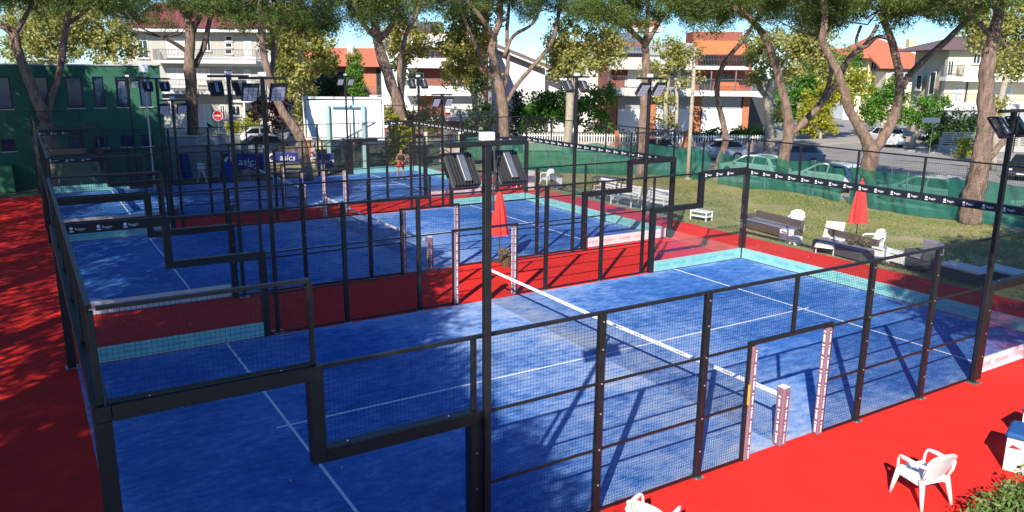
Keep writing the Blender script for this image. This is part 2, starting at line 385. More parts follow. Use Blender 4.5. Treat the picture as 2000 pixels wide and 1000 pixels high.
for y, o in ((0, -1), (10, 1)):
    yo = y+o*.085; inw = (0, -o, 0)
    for flip in (0, 1):
        X = (lambda q: 20-q) if flip else (lambda q: q)
        def bx(a, b): return tuple(sorted((X(a), X(b))))
        # stepped glass: 3 m high for the first two metres, then 2 m high
        for a, b, h in ((.04, 1.99, 2.90), (2.01, 3.92, 1.90)):
            x0, x1 = bx(a, b); MB().box(x0, x1, y-.006, y+.006, .02, h).build('glass_pane', M_glass, enc)
        x0, x1 = bx(0.003, 2.08); beamo('top_beam', (x0, yo, 2.90+HV/2), (x1, yo, 2.90+HV/2), HV)
        vpost('step_post', X(2.0), yo, 1.90, 2.90, HV, HV)
        x0, x1 = bx(2.08, 4.08); beamo('top_beam', (x0, yo, 1.90+HV/2), (x1, yo, 1.90+HV/2), HV)
        vpost('step_post', X(4.0), yo, 0.0, 1.90, HV, HV)
        bolts(enc, [((X(q), yo, z), (0, 0, 1)) for q, z in ((.35, 3.06), (1.65, 3.06), (2.35, 2.06), (3.65, 2.06))] + [((X(4.0), yo+o*.08, z), (0, o, 0)) for z in (.5, 1.0, 1.5)])
        # mesh over the steps
        vpost('mesh_post', X(2.0), yo, 3.06, 4.0, .05, .05); vpost('mesh_post', X(4.0), yo, 2.06, 3.0, .07, .05)
        x0, x1 = bx(-.03, 2.0); beamo('mesh_rail', (x0, yo, 4.02), (x1, yo, 4.02), .05, .04)
        beamo('mesh_rail', (x0, yo, 3.085), (x1, yo, 3.085), .03, .03)
        put_wire(x0, yo, 3.1, x1-x0, .9)
        x0, x1 = bx(2.06, 3.97); put_wire(x0, yo, 2.08, x1-x0, .92)
        skirt((bx(.05, 3.91)[0], y, 0), (bx(.05, 3.91)[1], y, 0), inw)
        # corner glass fixing plates
        bolts(enc, [((X(a), y-o*.006, z), inw) for a in (.3, 1.7, 2.3, 3.7) for z in (.6, 1.7)])
        if o == 1:
            x0, x1 = bx(.06, 2.06); MB().beam((x0, y-.004, 2.96), (x1, y-.004, 2.96), .006, .2).build('black_banner', M_kban, enc)
            banner_text((x0, y-.007, 2.96), (1, 0, 0), (0, -1, 0), 2.0)
        # low mesh bays
        for a in (6, 8, 12-0, 14):
            if (a == 12 or a == 14): continue
            vpost('fence_post', X(a), yo, 0, 3.0, .105, .085)
            MB().bbox(X(a)-.09, X(a)+.09, yo-.1, yo+.1, 0, .012, .002).build('base_plate', M_steel, enc)
            bolts(enc, [((X(a), yo+o*.043, z), (0, o, 0)) for z in (.45, 1.0, 1.55, 2.0, 2.5, 2.9)] + [((X(a)+sx*.065, yo+sy*.075, .012), (0,0,1)) for sx in (-1,1) for sy in (-1,1)])
        vpost('fence_post', X(9), yo, 0, 2.0, .05, .06)
        for a, b, z0, z1 in ((4.09, 5.96, .06, 3.0), (6.04, 7.96, .06, 3.0), (8.04, 8.98, .06, 3.0)):
            x0, x1 = bx(a, b); put_wire(x0, yo, z0, x1-x0, z1-z0)
            for z in (.04, 1.0, 2.0): beamo('mesh_rail', (x0, yo+o*.012, z), (x1, yo+o*.012, z), .03, .035)
        # padded door post
        pd = pad_mesh(.13, 1.98).build('padded_post', M_pad, enc, loc=(X(9)+(.085 if not flip else -.085), yo, .0)); pad_print(.13, 1.98, pd, (0, 0, 0))
    beamo('top_rail', (2.05, yo, 3.02), (17.95, yo, 3.02), .05, .045)
    MB().bbox(9.0+.0, 9.012, yo+o*.035-.03, yo+o*.035+.03, 1.0, 1.35, .003).build('yellow_sticker', mat('yellow_label', (.65, .42, .05), .6), enc)
    # over the doorway
    beamo('door_lintel', (8.97, yo, 2.03), (11.03, yo, 2.03), .06, .06); vpost('mesh_post', 10, yo, 2.06, 3.0, .07, .05)
    put_wire(9.0, yo, 2.07, .97, .93); put_wire(10.03, yo, 2.07, .97, .93)
for x, o in ((0, -1), (20, 1)):
    xo = x+o*.085
    for k in range(5):
        MB().box(x-.006, x+.006, .04+k*1.985, .04+(k+1)*1.985-.012, .02, 2.90).build('glass_pane', M_glass, enc)
    for y in (0, 10):
        yo = y+(-.085 if y == 0 else .085); vpost('corner_post', xo, yo, 0, 2.90, HV, HV); vpost('corner_mesh_post', xo, yo, 3.06, 4.0, .06, .06)
        MB().bbox(xo-.12, xo+.12, yo-.12, yo+.12, 0, .012, .002).build('base_plate', M_steel, enc)
        MB().bbox(xo-.081, xo+.081, yo-.081, yo+.081, 2.901, 3.062, .005).build('corner_joint', M_frame, enc)
    beamo('top_beam', (xo, .0, 2.90+HV/2), (xo, 10.0, 2.90+HV/2), HV)
    beamo('mesh_rail', (xo, -.02, 4.02), (xo, 10.02, 4.02), .05, .04)
    for k in range(1, 5): vpost('mesh_post', xo, 2*k, 3.06, 4.0, .06, .05)
    for k in range(5): put_wire(xo, 2*k+.03, 3.1, 1.94, .9, math.pi/2)
    bolts(enc, [((x-o*.006, 1.0*k+.3, z), (-o, 0, 0)) for k in range(10) for z in (.6, 2.4)])
    if o == 1: skirt((x, .05, 0), (x, 9.95, 0), (-o, 0, 0))
    if o == 1:
        MB().beam((x-.012, .1, 2.96), (x-.012, 9.93, 2.96), .006, .2).build('black_banner', M_kban, enc); banner_text((x-.016, 9.93, 2.96), (0, -1, 0), (-1, 0, 0), 9.8)
enc['label'] = 'black mesh and glass enclosure of the padel court nearest the camera'
for (ox, oy), wd in list(zip(OFF, WORD))[1:]:
    dup(enc, 'black mesh and glass enclosure of the padel court '+wd, (ox, oy, 0))

# nets
net = thing('court_net', 'black padel net with white band across the court nearest the camera', 'net', (10, 0, 0), group='padel nets')
mb = MB(); th = .0032
def nh(y): return .92-.04*(1-abs(y-5)/5)
for i in range(0, 209):
    y = .1+i*9.8/208; mb.add([(-th/2,y-th/2,.02),(-th/2,y+th/2,.02),(th/2,y,.02),(-th/2,y-th/2,nh(y)-.04),(-th/2,y+th/2,nh(y)-.04),(th/2,y,nh(y)-.04)], [(0,1,4,3),(1,2,5,4),(2,0,3,5)])
for j in range(20):
    for a, b in ((.1, 5.), (5., 9.9)):
        za = .02+(nh(a)-.06)*j/19; zb = .02+(nh(b)-.06)*j/19
        mb.add([(0,a,za-th/2),(0,a,za+th/2),(th,a,za),(0,b,zb-th/2),(0,b,zb+th/2),(th,b,zb)], [(0,1,4,3),(1,2,5,4),(2,0,3,5)])
o = obj('netting', mb.mesh('netting', fix=False), M_wire, net, kind='stuff')
mb = MB()
for a, b in ((.08, 5), (5, 9.92)): mb.beam((0, a, nh(a)-.02), (0, b, nh(b)-.02), .016, .075)
tb = mb.build('top_band', M_white, net)
mb = MB(); r = random.Random(5); y = .5
while y < 9.4:
    for k in range(6): 
        h = r.uniform(.008, .016); mb.box(-.0105, -.0085, y+k*.04, y+k*.04+.025, nh(y)-.02-h, nh(y)-.02+h)
    y += .62
mb.build('band_lettering', mat('grey_print', (.2, .22, .3), .6), tb, kind='stuff')
MB().box(-.02, .02, 4.97, 5.03, 0, .86).build('centre_strap', M_white, net)
for y in (-.02, 10.02):
    pd = pad_mesh(.17, 1.06).build('padded_post', M_pad, net, loc=(0, y, 0)); pad_print(.17, 1.06, pd, (0, 0, 0))
    MB().bbox(-.07, .07, y-.07, y+.07, 1.061, 1.08, .004).build('post_cap', M_white, net)
for (ox, oy), wd in list(zip(OFF, WORD))[1:]: dup(net, 'black padel net with white band across the court '+wd, (10+ox, oy, 0))

# floodlight poles
def light_pole(label, x, y, h, face, arm=.52):
    """face = +1: lamps look towards +y"""
    t = thing('floodlight_pole', label, 'light pole', (x, y, 0), 0, 'black floodlight poles around the courts')
    if 'pole' not in MATS:
        MATS['arm'] = MB().bbox(-arm, arm, -.035, .035, -.03, .03, .006).mesh('crossarm'); MATS['jb'] = MB().bbox(-.085, .085, -.05, .05, .031, .13, .01).mesh('junction_box')
        hb = MB().bbox(-.17, .17, -.035, .035, -.21, .21, .012); MATS['hb'] = hb.mesh('housing')
        fb = MB()
        for i in range(9): fb.box(-.16+i*.04-.005, -.16+i*.04+.005, -.085, -.0352, -.2, .2)
        MATS['fins'] = fb.mesh('cooling_fins')
        MATS['drv'] = MB().bbox(-.045, .045, -.12, -.0855, -.17, .19, .006).mesh('driver_box')
        lb = MB()
        for i in range(3):
            for j in range(4): lb.bbox(-.15+i*.102, -.15+i*.102+.09, .0352, .045, -.19+j*.097, -.19+j*.097+.085, .004)
        MATS['lens'] = lb.mesh('lens_panel'); MATS['brk'] = MB().box(-.19, -.172, -.02, .02, -.05, .25).box(.172, .19, -.02, .02, -.05, .25).box(-.19, .19, -.02, .02, .25, .262).mesh('bracket')
        MATS['bp'] = MB().bbox(-.13, .13, -.13, .13, 0, .014, .002).mesh('base_plate')
    MATS['pole'] = 1
    MB().bbox(-.045, .045, -.045, .045, 0, h, .008).build('post', M_frame, t)
    obj('base_plate', MATS['bp'], M_steel, t); obj('crossarm', MATS['arm'], M_frame, t, loc=(0, 0, h+.03)); obj('junction_box', MATS['jb'], M_white, t, loc=(0, 0, h+.03))
    MB().tube([(.06, -.06, h), (.065, -.07, h-.3), (.05, -.06, h-.5), (.06, -.055, h-.75)], .012, 6).build('cable', M_dkgrey, t)
    for s in (-1, 1):
        fl = obj('floodlight', MATS['hb'], M_dkgrey, t, loc=(s*.31, face*.06, h-.30)); fl.rotation_euler = (math.radians(-38), 0, 0) if face > 0 else (math.radians(-38), 0, math.pi)
        for nm, k, m_ in (('cooling_fins', 'fins', M_dkgrey), ('driver_box', 'drv', M_steel), ('lens_panel', 'lens', M_lens), ('bracket', 'brk', M_frame)): obj(nm, MATS[k], m_, fl)
    return t
M_lens = mat('lamp_lens', (.74, .75, .77), .5, .08, 8)
for lab, x, y, h, f in (
    ('black twin floodlight pole standing in front of the near court, seen from behind', 4.13, -.19, 5.36, 1),
    ('black twin floodlight pole at the right picture edge beside the near court', 15.72, -.19, 5.5, 1),
    ('floodlight pole with square white lamps left on the far side of the near court', 4.3, 10.2, 5.95, -1),
    ('floodlight pole before the brick apartment house, on the far side of the near court', 15.72, 10.2, 5.95, -1),
    ('floodlight pole with dark lamp backs in front of the white apartment house', 4.32, 13.66, 5.95, 1),
    ('floodlight pole before the pale plane tree trunk, near side of the middle court', 15.55, 13.66, 5.95, 1),
    ('lower floodlight pole beside the corner of the green building, far side of middle court', 4.5, 24.05, 4.95, -1),
    ('lower floodlight pole with pale lamps before the brick house, far side of middle court', 15.75, 24.05, 5.05, -1),
    ('floodlight pole at the green wall corner, near side of the farthest court', 4.35, 26.5, 5.7, 1),
    ('floodlight pole right of the white billboard, near side of the farthest court', 15.75, 26.5, 5.75, 1),
    ('floodlight pole before the narrow green wall windows, far side of the farthest court', 4.45, 36.9, 5.6, -1),
    ('floodlight pole in front of the white billboard, far side of the farthest court', 15.95, 36.9, 5.7, -1)):
    light_pole(lab, x, y, h, f)
# ------------------------------------------------------------------ green club building (const-y wall)
GY = 38.6
M_green = mat('green_render', (.028, .125, .072), .85, .16, .8, .15)
M_dframe = mat('dark_window_frame', (.012, .014, .02), .4, .2, 6)
M_bglass = mat('blue_window_glass', (.02, .045, .10), .06, .3, 1.5)
gb = thing('green_building', 'long flat-roofed green rendered club building behind the courts', 'building', (0, GY, 0))
WX = [(-3.25, -2.45), (-1.35, -.62), (.35, 1.0), (1.75, 2.5), (2.98, 3.5), (4.05, 4.6), (5.15, 5.72)]
LXW = [(-3.0, -2.4), (-1.35, -.75), (.25, .85), (1.55, 2.15), (2.75, 3.4), (4.0, 4.6), (5.0, 5.6)]
# wall built with real openings
mb = MB(); zs = [0, 2.0, 2.6, 4.08, 5.65, 6.2]
def row(z0, z1, holes):
    x = -16.
    for a, b in holes: mb.box(x, a, 0, .3, z0, z1); x = b
    mb.box(x, 6.25, 0, .3, z0, z1)
row(0, 2.0, []); row(2.0, 2.6, LXW); row(2.6, 4.08, []); row(4.08, 5.65, WX); row(5.65, 6.2, [])
mb.box(5.95, 6.25, .3, 14, 0, 6.2); mb.box(-16, -15.7, .3, 14, 0, 6.2); mb.build('wall', M_green, gb)
MB().box(-15.9, 6.15, .2, 13.9, 5.7, 6.0).build('roof', M_pave, gb); MB().bbox(-16.06, 6.31, -.06, .36, 6.2, 6.27, .01).build('coping', mat('pale_coping', (.45, .46, .44), .7, .1, 3), gb)
for k, (hs, z0, z1) in enumerate(((LXW, 2.0, 2.6), (WX, 4.08, 5.65))):
    for a, b in hs:
        f = MB().box(a, a+.07, .06, .14, z0, z1).box(b-.07, b, .06, .14, z0, z1).box(a+.07, b-.07, .06, .14, z0, z0+.07).box(a+.07, b-.07, .06, .14, z1-.07, z1).build('window', M_dframe, gb)
        MB().box(a+.07, b-.07, .09, .1, z0+.07, z1-.07).build('pane', M_bglass, f); MB().bbox(a-.05, b+.05, -.07, .055, z0-.05, z0, .008).build('sill', mat('pale_coping', ()), f)
# low plinth and services at its foot
tag(MB().bbox(-12, -1.0, -.55, -.04, 0, 1.35, .03).build('meter_cabinet', mat('pale_green', (.05, .2, .09), .8, .15, 2), loc=(-.0, GY-.05, 0)), 'low pale green cabinet against the green building at the left edge', 'cabinet')
pl = thing('camera_mast', 'slim grey mast with a square box on top at the green wall corner', 'mast', tuple(gp(303, 372)), 0)
MB().tube([(0, 0, 0), (0, 0, 5.9)], [.05, .04], 8).build('pole', M_steel, pl); MB().bbox(-.2, .2, -.12, .12, 5.9, 6.4, .02).build('box', M_white, pl)
gw = thing('boundary_wall', 'low grey concrete wall running right from the green building', 'wall', (6.3, GY+.5, 0)); MB().bbox(0, 4.0, 0, .25, 0, 2.35, .02).build('wall_face', mat('grey_concrete', (.27, .27, .27), .9, .2, 1.2, .2), gw); MB().bbox(-.03, 4.03, -.04, .29, 2.351, 2.42, .01).build('coping', M_pave, gw)

# ------------------------------------------------------------------ apartment buildings, local x = right, y = away, z = up
M_cream = mat('cream_render', (.40, .38, .33), .85, .08, .8, .1)
M_wall = mat('white_render', (.74, .73, .70), .85, .06, .8, .1)
M_yel = mat('yellow_render', (.70, .58, .30), .85, .08, .8, .1)
M_beige = mat('beige_render', (.64, .55, .38), .85, .08, .8, .1)
M_grey = mat('grey_render', (.36, .37, .38), .85, .08, .8, .1)
M_shut = mat('roller_shutter', (.50, .50, .47), .6, .06, 2, stretch=(1, 1, 25))
M_rail = mat('rail_paint', (.10, .10, .11), .5, .2, 4)
M_slab = mat('balcony_concrete', (.5, .49, .46), .85, .08, 1.5)
M_awn = mat('orange_awning', (.66, .17, .06), .8, .1, 2)
def brick_mat(name, c1, c2, mort, sc):
    m = bpy.data.materials.new(name); m.use_nodes = True; n = m.node_tree.nodes; L = m.node_tree.links; b = n['Principled BSDF']; b.inputs['Roughness'].default_value = .9
    tc = n.new('ShaderNodeTexCoord'); mp = n.new('ShaderNodeMapping'); mp.inputs['Rotation'].default_value = (math.pi/2, 0, 0); L.new(tc.outputs['Object'], mp.inputs[0])
    br = n.new('ShaderNodeTexBrick'); br.inputs['Scale'].default_value = sc; br.inputs['Color1'].default_value = c1; br.inputs['Color2'].default_value = c2; br.inputs['Mortar'].default_value = mort
    br.inputs['Mortar Size'].default_value = .012; L.new(mp.outputs[0], br.inputs['Vector']); L.new(br.outputs[0], b.inputs['Base Color']); MATS[name] = m; return m
M_brick = brick_mat('red_brick', (.30, .075, .045, 1), (.22, .05, .03, 1), (.32, .25, .2, 1), 3.2)
M_obrick = brick_mat('orange_brick', (.48, .16, .07, 1), (.40, .12, .05, 1), (.4, .3, .22, 1), 3.2)
M_tile = mat('clay_tiles', (.42, .10, .05), .85, .3, 4, .5, col2=(.60, .20, .10), stretch=(4, 1, 1))
M_dtile = mat('dark_tiles', (.16, .10, .09), .8, .3, 4, .5, stretch=(4, 1, 1))
class Bld:
    def __init__(s, name, label, D, u0, cat='building', base=260):
        s.D = D; p = fp(u0, base, D); s.o = Vector((p.x, p.y, 0)); s.t = thing(name, label, cat, s.o, -YAW)
    def sz(s, u, v, dy=0.0):
        q = fp(u, v, s.D+dy) - s.o; return q.dot(R2), q.z
    def rect(s, u0, u1, v0, v1, dy=0.0):
        a = s.sz(u0, (v0+v1)/2, dy)[0]; b = s.sz(u1, (v0+v1)/2, dy)[0]; um = (u0+u1)/2
        return a, b, max(0.0, s.sz(um, v1, dy)[1]), s.sz(um, v0, dy)[1]
    def box(s, name, u0, u1, v0, v1, dy, th, m, par=None):
        a, b, z0, z1 = s.rect(u0, u1, v0, v1, dy); return MB().box(a, b, dy, dy+th, z0, z1).build(name, m, par or s.t)
    def window(s, u0, u1, v0, v1, dy, m=None, shut=False, leaves=2):
        a, b, z0, z1 = s.rect(u0, u1, v0, v1, dy); f = .07; mb = MB()
        mb.box(a, a+f, dy-.05, dy+.0, z0, z1).box(b-f, b, dy-.05, dy, z0, z1).box(a+f, b-f, dy-.05, dy, z1-f, z1).box(a+f, b-f, dy-.05, dy, z0, z0+f)
        for k in range(1, leaves): x = a+(b-a)*k/leaves; mb.box(x-f/2, x+f/2, dy-.045, dy, z0+f, z1-f)
        w_ = mb.build('window', m or M_wall, s.t); MB().box(a+f, b-f, dy-.02, dy-.004, z0+f, z1-f).build('shutter' if shut else 'pane', M_shut if shut else M_glassd, w_)
        MB().box(a-.08, b+.08, dy-.14, dy-.003, z0-.09, z0-.004).build('sill', M_slab, w_); return w_
    def balcony(s, u0, u1, v0, v1, dy, depth=1.3, rail=True, m=None, parap=0.0, th=.0):
        """slab seen between rows v0..v1, running out depth metres towards the street"""
        a, b, z0, z1 = s.rect(u0, u1, v0, v1, dy-depth); sl = MB().box(a, b, dy-depth, dy-.004, z0, z1).build('balcony', m or M_slab, s.t)
        if rail:
            mb = MB(); n = max(3, int((b-a)/.13))
            for k in range(n+1): x = a+(b-a)*k/n; mb.box(x-.012, x+.012, dy-depth+.05, dy-depth+.075, z1, z1+.95)
            for yy in range(int(depth/.13)): 
                for x in (a+.02, b-.04): mb.box(x, x+.02, dy-depth+.12+yy*.13, dy-depth+.14+yy*.13, z1, z1+.95)
            mb.box(a, b, dy-depth+.04, dy-depth+.085, z1+.95, z1+1.0).box(a, b, dy-depth+.045, dy-depth+.08, z1+.5, z1+.52); tag(mb.build('railing', M_rail, sl), kind='stuff')
        if parap: MB().box(a, b, dy-depth, dy-depth+.12, z1+.002, z1+parap).build('parapet', m or M_slab, sl)
        return sl

# A: long pale apartment house on the left
A = Bld('apartment_house', 'long pale apartment house with grey balconies and dark red roof at left', 76, 250)
A.box('wall', 252, 532, 58, 262, 0, 12, M_cream); A.box('wall_storey', 380, 536, 112, 130, -.12, .1, M_wall)
a0, b0, z0, z1 = A.rect(246, 545, 42, 58, -1.2); rf = MB().box(a0, b0, -1.2, 13, z1-.9, z1-.55).build('eaves', M_wall, A.t)
MB().prism([(-1.4, z1-.54), (14, z1-.54), (6, z1+2.2)], a0-.2, b0+.2, 'x').build('roof', mat('dark_red_tiles', (.20, .05, .045), .85, .3, 4, .4, stretch=(4,1,1)), A.t)
for u0, u1, v0, v1, sh in ((270, 290, 78, 114, False), (326, 362, 75, 112, True), (398, 412, 74, 100, False), (478, 492, 80, 118, True), (328, 366, 133, 170, True), (386, 410, 134, 165, True), (478, 490, 136, 170, True), (388, 412, 204, 248, True), (430, 440, 205, 232, False), (452, 470, 206, 226, False)):
    A.window(u0, u1, v0, v1, -.004, shut=sh)
for i, v in enumerate(range(70, 150, 13)): A.window(440, 454, v, v+10, -.004, leaves=1)
A.balcony(300, 500, 118, 124, 0, 1.4, True); A.balcony(316, 500, 177, 184, 0, 1.5, True)
A.box('porch_roof', 452, 494, 196, 200, -2.2, 2.19, M_wall); A.box('porch_column', 476, 479, 201, 250, -2.1, .25, M_wall)
A.box('canopy', 316, 368, 184, 192, -4, 2.4, M_dkgrey)
# B: low house with orange tiled roof in the middle distance
B = Bld('tiled_house', 'low house with orange tiled roof left of the billboard trees', 96, 600)
B.box('wall', 560, 830, 128, 250, 0, 10, M_obrick)
a0, b0, z0, z1 = B.rect(545, 790, 98, 130, -1.2); MB().prism([(-1.2, z0), (11, z0), (5, z1+.4)], a0, b0, 'x').build('roof', M_tile, B.t)
B.box('chimney', 678, 690, 88, 104, 3.2, .8, M_wall)
for u0, u1, v0, v1 in ((612, 640, 145, 185), (655, 676, 140, 180), (735, 752, 130, 190), (770, 800, 150, 190)): B.window(u0, u1, v0, v1, -.004, mat('brown_frame', (.1, .05, .03), .6))
B.balcony(715, 790, 186, 192, 0, 1.2, True)
# C: brick flats with white balconies behind the trees
C = Bld('brick_flats', 'dark brick flats with deep white balconies half hidden by plane trees', 72, 800)
C.box('wall', 745, 950, 62, 262, 0, 5, M_brick); C.box('white_bay', 745, 815, 66, 250, -.15, .13, M_wall)
C.box('attic', 812, 862, 42, 70, .6, 3, M_dkgrey); C.box('roof_slab', 735, 958, 66, 84, -1.3, 7, M_wall)
C.box('awning', 800, 862, 74, 92, -1.25, 1.1, mat('pale_awning', (.5, .53, .52), .8, .06, 2))
for v in (122, 176): C.balcony(790, 925, v, v+11, 0, 1.4, True, M_wall, .35)
C.balcony(790, 925, 228, 236, 0, 1.2, False, M_wall); C.box('white_panel', 870, 925, 182, 220, -.3, .28, M_wall); C.box('garage_door', 880, 916, 200, 228, -.31, .006, M_shut)
for u0, u1, v0, v1 in ((796, 828, 142, 172), (830, 850, 96, 118), (880, 905, 142, 170), (905, 930, 92, 118), (925, 945, 140, 170)): C.window(u0, u1, v0, v1, -.004 if u0 > 815 else -.16)
# white gabled house
G = Bld('gabled_house', 'plain white gabled house with brown sloping roof behind bright green bushes', 80, 1000)
l, r_, z0, zt = G.rect(960, 1064, 88, 262)
zr = G.sz(1064, 132)[1]; MB().prism([(l, 0), (r_, 0), (r_, zr), (l, zt)], 0, 10).build('wall', M_wall, G.t)
zo = .35; MB().prism([(l-.6, zt+.15), (r_+1.0, zr-.35), (r_+1.0, zr-.35+zo), (l-.6, zt+.15+zo)], -1.1, 11).build('roof', M_dtile, G.t)
MB().prism([(l-.6, zt-.02), (r_+1.0, zr-.52), (r_+1.0, zr-.36), (l-.6, zt+.14)], -1.12, -.9).build('bargeboard', M_wall, G.t)
G.box('chimney', 1032, 1041, 92, 125, 2, .6, M_wall)
G.box('wing_wall', 1064, 1180, 150, 262, 1.5, 8, M_wall); G.window(1120, 1140, 160, 200, 1.496, shut=True); G.window(1150, 1172, 130, 165, 1.496, shut=True)
# pale house seen between trees
H = Bld('pale_house', 'pale house wall seen between plane tree and brick apartment house', 98, 1100); H.box('wall', 1080, 1182, 92, 262, 0, 8, M_cream); H.window(1100, 1112, 100, 125, -.004); H.window(1150, 1160, 150, 190, -.004, shut=True)
a0, b0, z0, z1 = H.rect(1072, 1190, 78, 92, -.8); MB().prism([(-.8, z0), (9, z0), (4, z1)], a0, b0, 'x').build('roof', M_tile, H.t)
# D: brick apartment house
D_ = Bld('apartment_block', 'brick apartment block with white balconies, orange awnings and white garage doors', 70, 1192)
D_.box('wall', 1194, 1466, 84, 266, 0, 12, M_brick); D_.box('white_bay', 1224, 1356, 128, 262, -.13, .12, M_wall); D_.box('top_storey', 1262, 1352, 84, 128, -.13, .12, M_grey)
for u0, u1 in ((1206, 1254), (1282, 1350), (1370, 1448)):
    D_.box('lintel_panel', u0, u1, 189, 212, -.4, .26, M_grey); g = D_.box('garage_door', u0, u1, 212, 262, -.36, .2, M_white)
    a0, b0, z0, z1 = D_.rect(u0, u1, 212, 262, -.36)
    for k in range(1, 5): MB().box(a0, b0, -.372, -.361, z0+(z1-z0)*k/5-.02, z0+(z1-z0)*k/5+.02).build('door_rib', M_wall, g)
for u0, u1 in ((1192, 1204), (1256, 1280), (1352, 1368), (1450, 1462)): D_.box('brick_pier', u0, u1, 188, 264, -.5, .48, M_obrick)
D_.balcony(1190, 1352, 172, 188, 0, 1.6, True, M_slab); D_.balcony(1354, 1482, 178, 188, 0, 1.9, True, M_wall)
D_.balcony(1192, 1352, 112, 136, 0, 1.4, True, M_slab); D_.balcony(1356, 1462, 129, 136, 0, 1.9, True, M_wall)
aw = lambda u0, u1, v0, v1, dy, dp: (lambda q: MB().prism([(dy-dp, q[2]), (dy-dp, q[2]+.04), (dy-.02, q[3]+.04), (dy-.02, q[3])], q[0], q[1], 'x').build('awning', M_awn, D_.t))(D_.rect(u0, u1, v0, v1, dy))
aw(1356, 1450, 80, 108, -.15, 1.7); aw(1392, 1440, 160, 180, -.2, 1.4)
D_.box('parapet_brick', 1354, 1450, 62, 82, -.2, 3, M_brick)
for u in (1388, 1436): D_.box('balcony_post', u, u+2, 137, 176, -1.7, .06, M_steel)
for u0, u1, v0, v1, sh in ((1218, 1240, 148, 170, True), (1300, 1322, 142, 170, False), (1330, 1350, 142, 170, True), (1365, 1390, 145, 176, False), (1402, 1430, 142, 176, False), (1372, 1400, 96, 126, False), (1230, 1250, 90, 112, False)): D_.window(u0, u1, v0, v1, -.135 if 1224 <= u0 < 1356 and v0 >= 128 else -.004, shut=sh, m=mat('brown_frame', ()))
a0, b0, z0, z1 = D_.rect(1186, 1262, 58, 104, -1.2)
mb = MB()
for k in range(9):
    x = a0+(b0-a0)*k/9; mb.box(x, x+(b0-a0)/9-.12, -1.2, 3, z0+.2, z0+.3)
mb = MB().prism([(-1.4, z0), (4.5, z1-.2), (4.5, z1), (-1.4, z0+.2)], a0, b0, 'x'); rf = mb.build('roof', mat('slate_sheet', (.16, .18, .21), .5, .15, 2, stretch=(8, 1, 1)), D_.t)
for k in range(10):
    x = a0+(b0-a0)*k/9.5; MB().prism([(-1.4, z0+.201), (4.5, z1+.001), (4.5, z1+.06), (-1.4, z0+.26)], x, x+.08, 'x').build('roof_seam', M_steel, rf)
D_.box('chimney_stack', 1236, 1290, 38, 52, 4.6, 2.5, M_obrick); D_.box('chimney_band', 1232, 1294, 52, 62, 4.5, 2.7, M_wall)
D_.box('side_annex', 1466, 1496, 180, 190, .0, 6, M_wall); D_.box('carport_wall', 1464, 1500, 190, 262, 5, .3, M_dkgrey)
# yellow houses right
Y = Bld('yellow_house', 'yellow house with bright red tiled hipped roof behind the forked pine', 105, 1680)
Y.box('wall', 1690, 1800, 112, 262, 0, 11, M_yel); Y.box('white_wing', 1650, 1692, 118, 262, 1.5, 8, M_wall)
a0, b0, z0, z1 = Y.rect(1676, 1812, 78, 114, -1); MB().add([(a0,-1,z0),(b0,-1,z0),(b0,12,z0),(a0,12,z0),(a0+4,5.5,z1+.6),(b0-4,5.5,z1+.6)], [(0,1,5,4),(1,2,5),(2,3,4,5),(3,0,4),(0,3,2,1)]).build('roof', M_tile, Y.t)
a0, b0, z0, z1 = Y.rect(1720, 1816, 108, 134, -4); MB().prism([(-4, z0), (-.1, z1), (-.1, z1+.2), (-4, z0+.2)], a0, b0, 'x').build('lean_to_roof', M_tile, Y.t); Y.box('lean_to_wall', 1724, 1812, 140, 262, -3.2, 3, M_beige)
for u0, u1, v0, v1, dy in ((1664, 1684, 122, 145, 1.496), (1740, 1790, 142, 162, -3.204), (1700, 1712, 120, 140, -.004)): Y.window(u0, u1, v0, v1, dy)
Y.box('chimney', 1776, 1790, 76, 92, 4, 1, M_yel); Y.balcony(1645, 1690, 146, 152, 1.5, 1.4, False, M_wall, .9)
O = Bld('far_house', 'distant low house with flat orange roof between the pines', 125, 1620); O.box('wall', 1600, 1680, 112, 262, 0, 10, M_wall); a0, b0, z0, z1 = O.rect(1590, 1690, 96, 112, -1); MB().prism([(-1, z0), (11, z0), (5, z1+.3)], a0, b0, 'x').build('roof', M_tile, O.t); O.window(1612, 1625, 120, 140, -.004); O.window(1650, 1662, 120, 140, -.004)
# beige villa right
V = Bld('beige_villa', 'beige villa with upper balcony, low roof and white garden fence at right', 72, 1790)
V.box('wall', 1846, 2060, 96, 266, 0, 6.2, M_beige); V.box('pale_bay', 1848, 1925, 98, 200, -.5, .48, mat('pale_yellow_render', (.66, .60, .40), .85, .06, 1))  # bay projects from the wall in a paler yellow render
a0, b0, z0, z1 = V.rect(1830, 2080, 72, 98, -1.4); MB().add([(a0,-1.4,z0),(b0,-1.4,z0),(b0,7.4,z0),(a0,7.4,z0),(a0+4,3,z1+.2),(b0-4,3,z1+.2)], [(0,1,5,4),(1,2,5),(2,3,4,5),(3,0,4),(0,3,2,1)]).build('roof', M_dtile, V.t)
V.balcony(1880, 2060, 150, 160, 0, 1.6, False, M_wall, .75); V.balcony(1848, 1882, 150, 158, -.5, 1.2, True, M_wall); V.balcony(1835, 2060, 206, 216, 0, 2.2, True, M_wall, .25)
for u0, u1, v0, v1, dy in ((1850, 1862, 118, 148, -.504), (1900, 1915, 102, 125, -.504), (1862, 1880, 166, 204, -.504), (1935, 1975, 165, 205, -.004), (1945, 1970, 105, 140, -.004)): V.window(u0, u1, v0, v1, dy, shut=(u0 in (1862, 1935)))
a0 = V.rect(1846, 1850, 100, 110, 0)[0]
